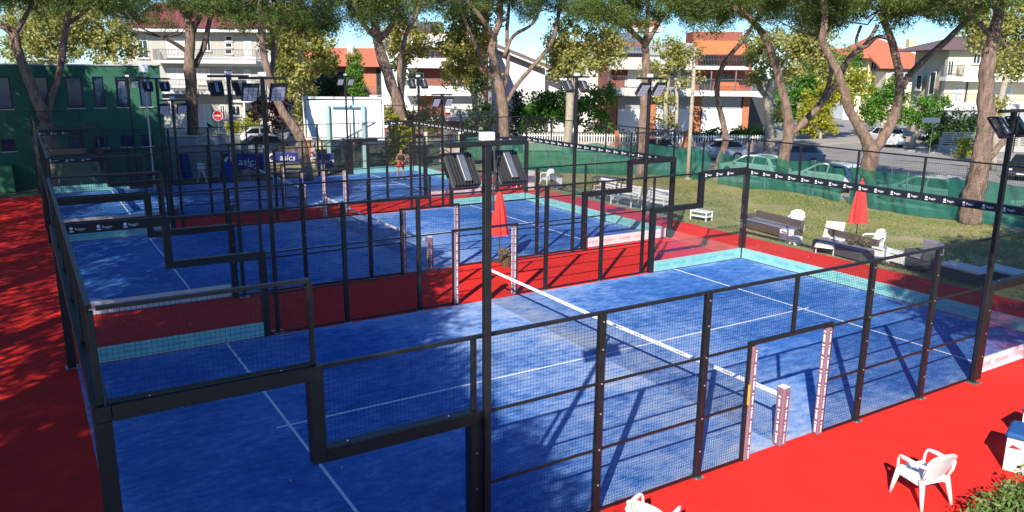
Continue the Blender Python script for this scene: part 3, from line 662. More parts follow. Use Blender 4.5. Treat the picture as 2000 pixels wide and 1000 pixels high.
for y0, y1, z0, z1 in ((1.0, 2.0, 4.2, 6.3), (3.4, 4.4, 4.6, 6.0), (1.2, 2.3, .5, 2.9), (3.8, 4.8, 1.4, 2.8)):
    w_ = MB().box(a0-.05, a0-.002, y0, y0+.08, z0, z1).box(a0-.05, a0-.002, y1-.08, y1, z0, z1).box(a0-.05, a0-.002, y0+.08, y1-.08, z1-.08, z1).box(a0-.05, a0-.002, y0+.08, y1-.08, z0, z0+.08).build('window', M_wall, V.t); MB().box(a0-.03, a0-.004, y0+.08, y1-.08, z0+.08, z1-.08).build('pane', M_glassd, w_); MB().box(a0-.14, a0-.003, y0-.06, y1+.06, z0-.08, z0-.004).build('sill', M_slab, w_)
V.box('drainpipe', 1886, 1889, 160, 206, -.6, .1, M_dkgrey); V.box('ground_store', 1848, 2060, 216, 262, -2.0, 1.9, M_grey)

# billboard seen beyond the far court
bbp = gp(672, 337); DB = dist(bbp); bb = Bld('billboard', 'large blank white billboard on pale green steel posts behind the farthest court', DB, 598, 'billboard', 337)
for k in range(3):
    us = (598, 646, 700, 746); bb.box('panel', us[k]+.6, us[k+1]-.6, 196, 268, 0, .08, M_white)
a0, b0, z0, z1 = bb.rect(596, 747, 193, 270, 0)
MB().box(a0, b0, -.03, .11, z1-.02, z1+.12).box(a0, b0, -.03, .11, z0-.1, z0-.005).box(a0-.1, a0, -.03, .11, z0-.1, z1+.12).box(b0, b0+.1, -.03, .11, z0-.1, z1+.12).build('frame', mat('pale_grey_paint', (.55, .57, .55), .6), bb.t)
M_ptl = mat('pale_green_paint', (.33, .52, .47), .6, .1, 3)
for u in (643, 712):
    a, b, z0, z1 = bb.rect(u-3.5, u+3.5, 205, 312, 0); MB().bbox(a, b, -.3, -.1, 0, z1, .01).build('post', M_ptl, bb.t)
a, b, z0, z1 = bb.rect(648, 710, 205, 209, 0); MB().box(a, b, -.26, -.16, z0, z1).build('crossbar', M_ptl, bb.t)
# low garden wall with fence behind it
gwl = Bld('garden_wall', 'low pale garden wall with brick pillars and iron fence behind the billboard', DB+6, 560, 'wall', 300)
a, b, z0, z1 = gwl.rect(545, 905, 288, 302, 0); MB().box(a, b, 0, .25, 0, z1).build('wall_face', mat('pink_render', (.55, .42, .34), .9, .1, 1), gwl.t)
for u in (600, 622, 690, 760, 830, 900):
    q = gwl.rect(u-5 if u != 690 else u-8, u+5 if u != 690 else u+8, 258, 300, -.05); MB().bbox(q[0], q[1], -.05, .35, 0, q[3], .02).build('pillar', M_obrick if u in (600, 690) else M_beige, gwl.t)
q = gwl.rect(622, 900, 262, 286, .1); mb = MB(); x = q[0]
while x < q[1]: mb.box(x, x+.025, .1, .125, z1, q[3]); x += .12
mb.box(q[0], q[1], .09, .135, q[3]-.08, q[3]-.04); tag(mb.build('iron_bars', M_rail, gwl.t), kind='stuff')

# garden fence and hedge of the brick block
fd = Bld('picket_fence', 'white slatted garden fence on a low wall before the brick apartment block', 61, 1010, 'fence', 288)
a, b, z0, z1 = fd.rect(1012, 1502, 278, 290, 0); MB().box(a, b, 0, .25, .1, max(.5, z1)).build('low_wall', mat('pink_render', ()), fd.t); zt = fd.sz(1250, 262)[1]
mb = MB(); x = a
while x < b: mb.box(x, x+.09, .06, .1, .52, zt); x += .2
mb.box(a, b, .1, .14, zt-.2, zt-.12); mb.box(a, b, .1, .14, .7, .78); tag(mb.build('slats', M_wall, fd.t), kind='stuff')
for u in (1205, 1340, 1500): q = fd.rect(u-4, u+4, 258, 288, -.1); MB().bbox(q[0], q[1], -.1, .35, .1, zt+.25, .02).build('pillar', M_obrick, fd.t)
fv = Bld('slatted_fence', 'cream slatted garden fence on a low wall before the beige villa', 64, 1836, 'fence', 304)
a, b, z0, z1 = fv.rect(1832, 2060, 292, 306, 0); MB().box(a, b, 0, .3, .0, max(.5, z1)).build('low_wall', M_cream, fv.t); zt = fv.sz(1860, 270)[1]
for u in (1838, 1870, 1930, 1990): q = fv.rect(u-2.5, u+2.5, 270, 294, 0); MB().bbox(q[0], q[1], 0, .22, max(.5, z1), zt+.1, .01).build('pillar', M_cream, fv.t)
for k in range(6): MB().box(a+.2, b, .08, .12, max(.5, z1)+.1+k*.17, max(.5, z1)+.2+k*.17).build('slat', M_cream, fv.t)

# ------------------------------------------------------------------ debris netting fence along the lawn
def net_mat(name, col, alpha):
    m = bpy.data.materials.new(name); m.use_nodes = True; n = m.node_tree.nodes; L = m.node_tree.links; n.clear(); out = n.new('ShaderNodeOutputMaterial')
    tr = n.new('ShaderNodeBsdfTransparent'); tr.inputs[0].default_value = (.55, .9, .8, 1); df = n.new('ShaderNodeBsdfDiffuse'); tl = n.new('ShaderNodeBsdfTranslucent')
    tc = n.new('ShaderNodeTexCoord'); nz = n.new('ShaderNodeTexNoise'); nz.inputs['Scale'].default_value = 1.3; nz.inputs['Detail'].default_value = 5; L.new(tc.outputs['Object'], nz.inputs['Vector'])
    mx = n.new('ShaderNodeMix'); mx.data_type = 'RGBA'; mx.inputs['A'].default_value = tuple(x*.7 for x in col)+(1,); mx.inputs['B'].default_value = tuple(x*1.4 for x in col)+(1,); L.new(nz.outputs['Fac'], mx.inputs['Factor'])
    L.new(mx.outputs['Result'], df.inputs[0]); L.new(mx.outputs['Result'], tl.inputs[0])
    a = n.new('ShaderNodeMixShader'); a.inputs[0].default_value = .3; L.new(df.outputs[0], a.inputs[1]); L.new(tl.outputs[0], a.inputs[2])
    b = n.new('ShaderNodeMixShader'); b.inputs[0].default_value = alpha; L.new(tr.outputs[0], b.inputs[1]); L.new(a.outputs[0], b.inputs[2]); L.new(b.outputs[0], out.inputs[0]); return m
M_net = net_mat('green_netting', (.035, .18, .13), .68); M_net2 = net_mat('grey_netting', (.06, .09, .08), .8)
def netting(label, pts, h, m, seed=1, gap=3.0):
    t = thing('netting_fence', label, 'fence', (pts[0][0], pts[0][1], 0)); r = random.Random(seed); o = Vector((pts[0][0], pts[0][1], 0))
    P_ = [Vector((x, y, 0))-o for x, y in pts]; seg = [0]
    for a, b in zip(P_, P_[1:]): seg.append(seg[-1]+(b-a).length)
    T = seg[-1]
    def at(s):
        for i in range(len(P_)-1):
            if s <= seg[i+1] or i == len(P_)-2: return P_[i].lerp(P_[i+1], (s-seg[i])/(seg[i+1]-seg[i]))
    ph = [r.uniform(0, 6) for _ in range(6)]; n = int(T/.13)
    def fn(a, b):
        s = a*T; q = at(s); q2 = at(min(T, s+.05)); d = (q2-at(max(0, s-.05))).normalized(); nn = Vector((-d.y, d.x, 0)); sag = abs(math.sin(math.pi*s/gap))
        z = .02+b*(h-.14*sag-.05*math.sin(s*1.9+ph[0])); off = .08*math.sin(s*2.3+ph[1]+b*2.1)+.06*math.sin(s*5.1+ph[2]-b*3)+.05*math.sin(s*9.7+b*7+ph[3])+.03*math.sin(s*14.1-b*11+ph[4])+.09*sag*math.sin(b*3.1)
        return q+nn*off+Vector((0,0,z))
    MB().grid(fn, n, 14).build('sheet', m, t, smooth=True)
    k = 0.
    while k <= T+.01:
        q = at(min(k, T)); MB().tube([q, q+Vector((0, 0, h+.06))], .022, 6).build('post', M_steel, t); k += gap
    return t
netting('green plastic netting fence along the lawn, left of the leaning pine', [(25.2, 41), (26.4, 34.4), (27.7, 31.4), (29.9, 29.1), (32.4, 27.8), (33.1, 26.0), (32.7, 24.3)], 1.85, M_net, 1)
netting('green plastic netting fence between the leaning pine and the forked pines', [(32.6, 23.3), (32.6, 21.4), (33.3, 20.6), (34.0, 19.2), (33.3, 15.9)], 1.8, M_net, 2)
netting('green plastic netting fence at right beneath the thick pine', [(33.2, 15.3), (32.9, 13.5), (33.0, 11.6), (33.5, 10.2), (34.2, 8.7), (34.2, 4.0), (34.4, -3)], 1.85, M_net, 3)
netting('grey green netting screen behind the farthest court', [(14.4, 38.2), (18.5, 38.5), (22.8, 38.4)], 1.5, M_net2, 4)
# steel site-fence panel
sp = thing('site_fence_panel', 'wire mesh site fence panel standing behind the green netting', 'fence panel', (35.3, 14.6, 0), math.radians(-78)); MB().tube([(0,0,0),(0,0,2.1),(3.3,0,2.1),(3.3,0,0)], .025, 6).build('frame', M_steel, sp); mb = MB()
for k in range(33): mb.box(.1*k+.03, .1*k+.036, -.003, .003, .1, 2.1)
for k in range(9): mb.box(0, 3.3, -.004, .002, .15+k*.23, .156+k*.23)
tag(mb.build('wire_mesh', M_steel, sp), kind='stuff')
sp2 = dup(sp, 'wire mesh site fence panel leaning left of the thick pine trunk', (35.1, 10.9, 0), math.radians(-80)); sp['group'] = sp2['group'] = 'steel site fence panels'
# ------------------------------------------------------------------ trees
M_need = leafmat('pine_needles', (.045, .085, .02), (.15, .21, .035), (.36, .42, .08), .38)
M_pleaf = leafmat('plane_leaves', (.21, .25, .05), (.48, .45, .13), (.66, .54, .26), .45)
M_gleaf = leafmat('green_leaves', (.06, .16, .02), (.15, .33, .04), (.27, .44, .06), .42)
M_yleaf = leafmat('yellow_leaves', (.24, .28, .02), (.46, .45, .04), (.58, .50, .07), .45)
M_dleaf = leafmat('dark_leaves', (.02, .05, .018), (.045, .10, .03), (.08, .15, .045), .3)
M_rleaf = leafmat('purple_leaves', (.06, .02, .02), (.12, .045, .035), (.18, .08, .05), .3)
def curve(pts, n=4):
    """smooth (Catmull-Rom) through (vec, radius)"""
    out = []; P_ = [pts[0]]+pts+[pts[-1]]
    for i in range(1, len(P_)-2):
        for k in range(n):
            t = k/n; a, b, c, d = (P_[i-1], P_[i], P_[i+1], P_[i+2])
            f = lambda w, x, y, z: .5*((2*x)+(-w+y)*t+(2*w-5*x+4*y-z)*t*t+(-w+3*x-3*y+z)*t**3)
            out.append((f(a[0], b[0], c[0], d[0]), f(a[1], b[1], c[1], d[1])))
    out.append(P_[-2]); return out
RS = 1.0
def limb(mb, px, D, off, dd0, dd1, n=8, rng_=random):
    """px: list of (u,v,r_px); depth runs from D+dd0 to D+dd1; off: tree base"""
    pts = []; m = len(px)
    for i, (u, v, r) in enumerate(px):
        Di = D+dd0+(dd1-dd0)*i/(m-1); pts.append((fp(u, v, Di)-off, max(.02, r*RS*Di/FPX)))
    c = curve(pts); P_ = [p+Vector((rng_.uniform(-1,1), rng_.uniform(-1,1), 0))*r*.12 for p, r in c]; mb.tube(P_, [r*rng_.uniform(.93, 1.07) for _, r in c], n); return pts
def pine(label, base, limbs, crowns, seed, twigs=True):
    """base pixel on the ground; limbs in pixels; crowns: (u,v,rx_m,rz_m,depth offset)"""
    global RS; RS = {1: .85, 2: .9, 3: .76, 4: .85, 10: .66}.get(seed, .72)
    r = random.Random(seed); b = gp(*base); D = dist(b); t = thing('pine_tree', label, 'pine tree', (b.x, b.y, 0), 0, 'umbrella pines around the lawn'); off = Vector((b.x, b.y, 0))
    ends = []
    for i, (px, d0, d1) in enumerate(limbs):
        mb = MB(); p = limb(mb, px, D, off, d0, d1, 10 if i == 0 else 8, r); o = mb.build('trunk' if i == 0 else 'limb', M_bark, t, smooth=True); ends.append(p[-1][0])
    cen = []; rad = []; tin = []; mbt = MB()
    for u, v, rx, rz, dd in crowns:
        c = fp(u, v+7, D+dd)-off; rx *= .9; rz *= 1.1; e = min(ends, key=lambda q: (q-c).length)
        for k in range(int(3.1*rx*rx)):
            a = r.uniform(0, 2*math.pi); q = math.sqrt(r.random()); top = math.sqrt(max(0, 1-q*q)); z = -.35+(top*1.0+.35)*r.random()**.7
            p = c+Vector((math.cos(a)*q*rx, math.sin(a)*q*rx, z*rz+r.uniform(-.6, .15))); lr = r.uniform(.55, 1.05); t0 = r.random()
            for _ in range(int(17*lr*lr)+4):
                d = Vector((r.gauss(0,1), r.gauss(0,1), r.gauss(0,.6))).normalized()*lr*r.random()**.5; cen.append(tuple(p+d)); rad.append(r.uniform(.22, .4)); tin.append(min(1, max(0, t0*.8+r.random()*.2)))
            if k % 4 == 0:
                mid = e.lerp(p, r.uniform(.35, .6))+Vector((r.uniform(-.5,.5), r.uniform(-.5,.5), -.25*rz)); mbt.tube([e, mid, p], [.05, .04, .015], 5)
    mbt.build('branches', M_bark, t, smooth=True)['kind'] = 'stuff'
    foliage('crown', cen, np.array(rad), 44, .17, .24, M_need, t, tri=True, tint0=np.array(tin))
    return t
pine('leaning double-trunked pine in front of the green building', (100, 372),
     [([(100,372,13),(100,300,13),(92,245,13),(75,200,12),(55,150,11),(36,105,10),(25,65,10),(-5,45,7)],0,-.6), ([(94,235,9),(100,190,8),(115,150,7.5),(124,90,7),(130,40,7),(142,0,6),(150,-40,5)],.1,1.2), ([(28,68,7),(45,40,5),(62,5,4),(70,-40,3)],-.4,.5), ([(128,50,5),(150,35,4),(175,15,3)],.9,1.6)],
     [(20,-30,3.6,1.9,0), (130,-25,3.4,1.7,1)], 1)
pine('tall straight pine with a forked top before the pale apartment house', (378, 322),
     [([(378,322,13),(376,230,12),(372,160,12),(370,110,11),(371,60,10),(352,10,6),(338,-40,5)],0,-.5), ([(372,70,7),(385,42,6),(400,12,5),(408,-40,4)],-.2,.6), ([(380,130,6),(398,92,5.5),(408,45,5),(424,-10,4)],.1,1.2), ([(364,100,5),(340,84,4),(314,72,3)],-.2,-.8)],
     [(290,10,3.3,1.7,-.5), (375,-40,3.6,2.2,0), (455,5,2.6,1.5,1)], 2)
pine('curving pine leaning left beside the blue sponsor banner', (602, 352),
     [([(602,352,15),(592,290,13),(578,255,12),(553,220,11),(535,178,10),(520,130,9),(512,80,8),(506,30,7),(510,-30,5)],0,-.4), ([(530,160,6),(533,120,6),(538,80,5.5),(552,20,5),(560,-30,4)],.2,1.4)],
     [(470,10,2.6,1.5,-.5), (540,-15,3.6,1.8,.4), (600,25,2.3,1.3,1.2)], 3)
pine('pine with a tangled crown behind the red-shorted player', (803, 326),
     [([(803,326,15),(792,270,14),(776,200,13),(757,145,12),(738,85,11),(730,30,8),(722,-30,6)],0,-.3), ([(738,75,8),(716,55,6),(698,25,5),(688,-30,4)],0,-.9), ([(742,75,8),(766,48,6),(776,10,5),(782,-30,4)],0,.8), ([(794,240,6),(784,190,6),(781,130,6),(792,72,5.5),(816,22,5),(832,-30,4)],.3,1.5)],
     [(700,-20,3.4,1.8,-.5), (790,-20,3.8,1.9,.6), (745,15,2.6,1.1,.2)], 4)
pine('many-limbed pine just left of the white gabled house', (987, 306),
     [([(987,306,15),(983,230,14),(976,170,13),(961,112,11),(966,70,9),(976,40,8),(978,-30,6)],0,0), ([(973,158,6),(946,135,5.5),(934,100,5),(914,55,4.5),(900,20,4)],-.1,-1.2), ([(968,78,6),(945,42,5.5),(912,0,5)],-.1,-.8), ([(990,200,6),(1010,165,6),(1040,130,6),(1070,95,6),(1085,60,5.5),(1094,10,5)],.1,1.3), ([(985,110,5),(1003,70,5),(1040,46,4),(1064,-5,4)],.3,1.5), ([(982,185,6),(992,130,5.5),(990,70,5),(994,10,4)],.4,.9)],
     [(900,-10,3.8,1.9,-.6), (1000,-25,4.0,2.0,.3), (1085,0,3.6,1.8,1.2)], 5)
pine('pine with a crooked candelabra fork before the brick apartment block', (1250, 347),
     [([(1250,347,13),(1255,260,12),(1260,180,12),(1262,120,11),(1258,75,9)],0,0), ([(1258,85,7),(1222,52,6),(1182,38,5),(1150,20,4)],0,-.6), ([(1259,85,7),(1266,30,6),(1262,-30,5)],0,.3), ([(1260,90,8),(1286,45,6),(1300,20,5),(1316,-30,4)],0,.8)],
     [(1175,15,2.8,1.3,-.4), (1262,-10,3.6,1.8,.2), (1350,10,2.6,1.5,.8)], 6)
pine('slim pine bending right across the brick apartment block', (1396, 338),
     [([(1396,338,9),(1410,300,9),(1417,270,8.5),(1406,215,8),(1400,172,7.5),(1411,130,7),(1441,90,6),(1472,48,5),(1500,-10,4)],0,.4)],
     [(1470,-10,3.4,1.9,.4), (1395,10,2.8,1.6,0)], 7)
pine('leaning forked pine with long arching right limb on the lawn', (1520, 368),
     [([(1520,368,19),(1530,310,16),(1541,262,15),(1536,210,12),(1520,150,10),(1506,100,10),(1490,65,9),(1458,30,8),(1425,0,7),(1400,-40,6)],0,-.8), ([(1545,262,10),(1590,218,9),(1630,168,8),(1660,112,7),(1690,88,6),(1714,50,5)],.1,1.2), ([(1600,205,6),(1620,160,5.5),(1622,120,5),(1608,70,4)],.4,1.3)],
     [(1430,-10,3.4,1.9,-.8), (1530,0,3.6,2.0,.2), (1625,5,2.6,1.5,1)], 8)
pine('big Y-shaped pine with three bare limbs behind the red parasol', (1690, 398),
     [([(1690,398,23),(1694,340,20),(1701,295,21),(1690,268,15),(1660,216,12),(1640,152,11),(1620,110,10),(1606,75,9),(1612,30,8),(1600,-30,6)],0,-.6), ([(1703,300,15),(1722,272,14),(1742,238,13),(1755,195,12),(1757,158,11),(1750,110,10),(1735,62,9),(1716,20,7)],0,.5), ([(1754,190,9),(1768,160,9),(1800,122,8.5),(1850,78,8),(1905,22,7)],.4,1.4), ([(1735,75,5),(1712,72,5),(1690,92,5),(1672,82,4),(1682,50,4)],.3,.8)],
     [(1640,-10,3.2,1.8,-.6), (1730,5,3.5,1.6,.4), (1800,0,2.0,1.2,.9)], 9)
pine('thick scaly-barked pine trunk at the right edge of the lawn', (1893, 436),
     [([(1893,436,33),(1900,390,30),(1912,330,27),(1922,270,24),(1926,200,22),(1928,130,20),(1940,70,17),(1952,15,14),(1960,-40,11)],0,0), ([(1930,310,10),(1952,285,9),(1972,262,7)],.2,.6), ([(1938,75,8),(1905,35,7),(1880,5,6)],0,-.5)],
     [(1880,-30,2.6,1.5,-.4), (1975,-40,3.4,1.9,.4)], 10)

def broad(name, label, base, D, trunk, crowns, m, seed, leaf=.21, dens=1.0, cat='tree', bark=None, group=None, per=64):
    """broadleaf tree: base u; trunk limbs in pixels; crowns (u,v,rx_px,rz_px[,depth])"""
    r = random.Random(seed); q = fp(base, 250, D); off = Vector((q.x, q.y, 0)); t = thing(name, label, cat, tuple(off), 0, group); mb = MB()
    for i, px in enumerate(trunk):
        pts = []
        for j, (u, v, rr) in enumerate(px):
            p = fp(u, v, D+(.0 if i == 0 else .8*((i % 2)*2-1)*j/len(px)))-off
            if i == 0 and j == 0: p.z = 0
            pts.append((p, rr*D/FPX))
        c = curve(pts); MB().tube([x[0] for x in c], [x[1] for x in c], 8).build('trunk' if i == 0 else 'limb', bark or M_pbark, t, smooth=True)
    cen = []; rad = []
    for c_ in crowns:
        u, v, rx, rz = c_[:4]; rx *= 1.06; rz *= 1.06; dd = c_[4] if len(c_) > 4 else 0; c = fp(u, v, D+dd)-off; k = (D+dd)/FPX; n = max(6, int(dens*11.5*(rx*k)*(rz*k)))
        for _ in range(n):
            d = Vector((r.gauss(0,1), r.gauss(0,1), r.gauss(0,1))).normalized()*r.random()**.45
            p = c+R2*d.x*rx*k+F2*d.y*rx*k*.8+Vector((0,0,d.z*rz*k))
            if p.z < .1: continue
            cen.append(tuple(p)); rad.append(r.uniform(.35, .75))
    foliage('crown', cen, np.array(rad), per, leaf, .75, m, t, flat=.2); return t
PG = 'autumn plane trees along the street'
broad('plane_tree', 'yellowing plane tree behind the green building at left', 120, 62, [[(120,260,9),(120,100,8)]], [(60,75,80,55), (160,70,75,55), (230,80,45,50), (110,20,110,40)], M_pleaf, 11, group=PG)
broad('plane_tree', 'yellowing plane tree left of the billboard', 590, 54, [[(590,290,7),(588,230,6),(580,180,6),(586,120,5)], [(584,190,4),(605,150,4),(620,100,3)]], [(590,70,62,55), (620,110,40,45), (560,120,35,50), (580,170,40,40), (600,220,28,26), (545,60,35,40)], M_pleaf, 12, group=PG)
broad('plane_tree', 'plane tree with leafy twigs behind the tangled pine', 785, 60, [[(785,270,6),(784,200,5),(790,130,5),(800,60,4)]], [(790,110,30,40), (770,60,35,35), (820,70,28,36), (765,220,18,22)], M_pleaf, 13, group=PG)
broad('plane_tree', 'broad yellow-green plane tree covering the brick flats', 915, 62, [[(930,270,7),(928,200,6),(920,130,6)]], [(900,70,55,60), (925,130,45,45), (895,120,35,50), (930,30,50,40), (940,160,25,22)], M_pleaf, 14, group=PG)
broad('ivy_column', 'dark ivy-covered stump between the brick flats and the many-limbed pine', 935, 58, [[(940,275,8),(940,180,7)]], [(938,215,22,50), (930,250,24,25)], M_dleaf, 15, cat='ivy')
broad('plane_tree', 'pale-trunked plane tree with golden leaves behind the netting', 1110, 60, [[(1106,300,9),(1112,230,8),(1114,170,8),(1116,120,7)], [(1114,150,4),(1140,110,4),(1160,70,3)], [(1114,150,4),(1090,110,3.5),(1075,70,3)]], [(1100,80,42,36), (1150,75,45,32), (1190,95,32,32), (1120,125,48,30), (1085,130,28,28), (1175,130,24,20)], M_pleaf, 16, group=PG)
broad('plane_tree', 'thin dark-leaved plane tree across the middle of the brick apartment block', 1300, 62, [[(1304,275,5),(1300,210,4.5),(1306,150,4),(1310,90,3)], [(1320,270,4),(1322,190,3.5),(1316,130,3)]], [(1310,100,35,35), (1290,140,32,30), (1340,130,30,36), (1300,190,28,24), (1330,95,35,25), (1310,240,28,18)], M_pleaf, 17, dens=.55, group=PG)
broad('plane_tree', 'stout plane tree with golden crown right of the brick apartment block', 1503, 58, [[(1506,296,10),(1503,240,9),(1502,190,9),(1510,155,8)], [(1502,195,5),(1484,172,5),(1476,140,4)], [(1506,175,5),(1525,140,4.5),(1540,100,4)]], [(1540,90,50,40), (1585,95,42,40), (1480,100,36,40), (1610,120,28,30), (1540,140,35,26), (1520,230,18,18), (1470,150,22,24)], M_pleaf, 18, group=PG)
broad('yellow_tree', 'small bright yellow-green tree at the mouth of the side street', 1606, 74, [[(1600,292,3),(1605,240,3),(1612,200,3)]], [(1620,195,50,50), (1600,240,38,26), (1665,170,35,38), (1580,225,20,30)], M_yleaf, 19, leaf=.22)
broad('street_tree', 'tall green leafy tree closing the far end of the side street', 1560, 84, [[(1560,270,4),(1560,200,4)]], [(1555,190,45,60), (1590,160,40,50), (1640,130,40,36)], M_gleaf, 20)
broad('round_tree', 'round green tree in front of the yellow house', 1720, 80, [[(1722,280,3),(1722,230,3)]], [(1720,200,45,36), (1745,180,30,28), (1700,225,28,22)], M_gleaf, 21)
broad('clipped_tree', 'wide dark green street tree with a bare pale trunk before the beige villa', 1786, 66, [[(1780,298,6),(1785,268,5.5),(1800,245,5)], [(1785,270,4),(1805,255,3.5),(1815,235,3)]], [(1790,212,38,22), (1825,205,28,20), (1770,235,26,16), (1810,238,28,14)], M_gleaf, 22, leaf=.2)
broad('shrub', 'dark spreading shrub below the balcony of the beige villa', 1870, 68, [[(1880,290,3),(1880,250,3)]], [(1860,240,40,26), (1900,248,35,24), (1835,262,26,16)], M_dleaf, 23, cat='shrub')
broad('shrub', 'light green hedge behind the cream slatted fence', 1865, 66.5, [[(1870,290,2),(1870,270,2)]], [(1840,270,24,12), (1880,268,34,10), (1920,268,30,12), (1830,280,16,10)], M_gleaf, 24, cat='shrub')
broad('shrub', 'small yellow bush at the foot of the cream slatted fence', 1895, 60, [[(1900,308,2),(1898,292,2)]], [(1897,290,18,16), (1880,302,12,8)], M_yleaf, 25, cat='shrub')
broad('plane_tree', 'golden plane tree hanging over the right picture edge', 1960, 52, [[(1945,300,6),(1950,220,6),(1965,150,6)]], [(1965,70,48,48), (1915,60,36,42), (1985,130,30,30), (1945,115,26,28), (1945,205,22,18), (2010,40,45,45), (1900,25,40,25)], M_pleaf, 26, group=PG)
broad('shrub', 'rounded bright green bush in front of the white gabled house', 1075, 68, [[(1078,280,3),(1078,230,3)]], [(1065,215,42,34), (1095,205,36,30), (1040,235,26,26), (1118,225,22,28)], M_gleaf, 27, cat='shrub', dens=1.4)
broad('shrub', 'dark conifer bush left of the bright green bush', 1028, 69, [[(1026,280,3),(1026,230,3)]], [(1022,225,22,42), (1010,245,16,30)], M_dleaf, 28, cat='shrub', dens=1.4)
broad('shrub', 'loose yellow-green bush beside the brick apartment block', 1160, 66, [[(1160,280,3),(1160,230,3)]], [(1158,205,30,36), (1165,245,26,26), (1182,180,18,24)], M_gleaf, 29, cat='shrub')
broad('shrub', 'dark hedge under the white garage doors of the apartment block', 1280, 64, [[(1280,282,3),(1280,270,3)]], [(1215,272,24,8), (1255,272,26,8), (1300,272,28,9), (1345,272,28,9), (1390,268,28,10), (1430,268,26,10), (1460,268,20,10)], M_dleaf, 30, cat='hedge', dens=2.4)
broad('shrub', 'clipped light green hedge right of the white garage doors', 1470, 63, [[(1475,282,3),(1475,270,3)]], [(1455,266,16,12), (1480,266,18,12), (1500,268,14,12)], M_gleaf, 31, cat='hedge', dens=2.4)
broad('cypress', 'narrow green cypress before the orange tiled roof', 692, 88, [[(692,262,2),(692,200,2)]], [(692,130,13,30), (692,165,16,30), (694,195,14,22)], M_gleaf, 32, cat='tree', dens=1.6)
broad('shrub', 'dark evergreen in front of the orange roofed house', 640, 90, [[(640,262,3),(640,220,3)]], [(640,190,22,40), (655,170,14,28), (628,215,20,25)], M_dleaf, 33, cat='shrub')
broad('shrub', 'purple-leaved bush behind the curving pine', 530, 62, [[(530,290,3),(530,250,3)]], [(525,215,32,24), (555,205,22,20), (545,235,20,14)], M_rleaf, 34, cat='shrub')
broad('shrub', 'yellow-green bush in front of the brick flats', 830, 62, [[(830,290,3),(830,250,3)]], [(815,225,26,30), (845,235,22,26), (800,245,18,20)], M_pleaf, 35, cat='shrub')
broad('shrub', 'bright green bush at the foot of the tangled pine', 780, 50, [[(782,320,2),(782,300,2)]], [(775,285,14,20), (785,268,12,16), (770,240,12,22), (765,305,12,12)], M_yleaf, 36, cat='shrub', leaf=.2)
broad('shrub', 'yellow garden bush before the pale apartment house', 470, 70, [[(470,262,2),(470,245,2)]], [(458,244,14,12), (485,238,18,14), (500,248,12,10)], M_yleaf, 37, cat='shrub', leaf=.2)
# trees outside the picture whose shade falls on the courts
def shade_tree(label, x, y, h, rx, rz, seed, n=160):
    r = random.Random(seed); t = thing('pine_tree', label, 'pine tree', (x, y, 0), 0, 'umbrella pines around the lawn')
    MB().tube([(0,0,0),(.2,.1,h*.3),(-.1,.2,h*.6),(.1,0,h)], [.32,.26,.22,.12], 8).build('trunk', M_bark, t, smooth=True); cen = []
    for k in range(5):
        a = k*1.26; MB().tube([(0,.1,h*.62),(math.cos(a)*rx*.3, math.sin(a)*rx*.3, h*.82),(math.cos(a)*rx*.7, math.sin(a)*rx*.7, h)], [.14,.1,.05], 6).build('limb', M_bark, t, smooth=True)
    for _ in range(n):
        a = r.uniform(0, 6.283); q = math.sqrt(r.random()); cen.append((math.cos(a)*q*rx, math.sin(a)*q*rx, h+(r.random()*math.sqrt(1-q*q*.9)+.1)*rz-.6))
    foliage('crown', cen, .75, 50, .34, .30, M_need, t, tri=True); return t
row = [(-9.2, -13.5, 8.6), (-9.0, -8.0, 8.6), (-8.2, -3.2, 8.8), (-6.6, 1.2, 8.8), (-4.9, 5.4, 9.0), (-4.8, 9.8, 9.2), (-5.4, 14.6, 9.6), (-4.9, 19.8, 12.5), (-5.6, 25.6, 11.5), (-7.4, 31.6, 9.8)]
for k, (x, y, h) in enumerate(row):
    shade_tree('umbrella pine in the row left of the courts, number %s from the camera' % ('one two three four five six seven eight nine ten'.split()[k]), x, y, h, 4.1, 2.6, 50+k, 400)
row2 = [(-16, -10, 8.4), (-15.2, -4, 8.4), (-14, 2, 8.6), (-12.6, 8, 8.8), (-12.4, 14, 8.8), (-12.8, 20, 9), (-13.4, 26.5, 9)]
for k, (x, y, h) in enumerate(row2):
    shade_tree('umbrella pine in the second row left of the courts, number %s' % ('one two three four five six seven'.split()[k]), x, y, h, 4.0, 2.4, 60+k, 120)
shade_tree('umbrella pine standing right of the near court behind the hedge', 12.2, -7.4, 8.6, 3.4, 2.6, 78, 260)
shade_tree('umbrella pine farthest right behind the lounge tables', 23.8, -5.2, 8.8, 4.0, 2.6, 80, 260)
shade_tree('umbrella pine at the far right corner outside the near court', 17.8, -5.8, 8.6, 4.0, 2.6, 79, 260)
# ------------------------------------------------------------------ hedge at lower right, lawn grass
hd = thing('clipped_hedge', 'leafy green hedge in the lower right corner beside the red surface', 'hedge', (11.35, -3.75, 0))
cen = [(random.uniform(-1.6, 4.5), random.uniform(-.55, .55), random.uniform(.15, .62)) for _ in range(420)]
foliage('foliage', cen, .17, 42, .085, .42, leafmat('hedge_leaves', (.08, .16, .03), (.2, .3, .07), (.45, .45, .24), .35), hd)
mb = MB()
for _ in range(70):
    x = random.uniform(-1.6, 4.5); y = random.uniform(-.5, .5); mb.tube([(x, y, 0), (x+random.uniform(-.1,.1), y+random.uniform(-.1,.1), .55)], [.012, .005], 4)
tag(mb.build('stems', M_pbark, hd), kind='stuff')
M_grass = leafmat('grass_blades', (.13, .21, .035), (.27, .30, .06), (.50, .40, .19), .35)
N = 60000; gx = LX0+.15+rng.random(N)*(LX1-LX0+.2); gy = -3+rng.random(N)*43
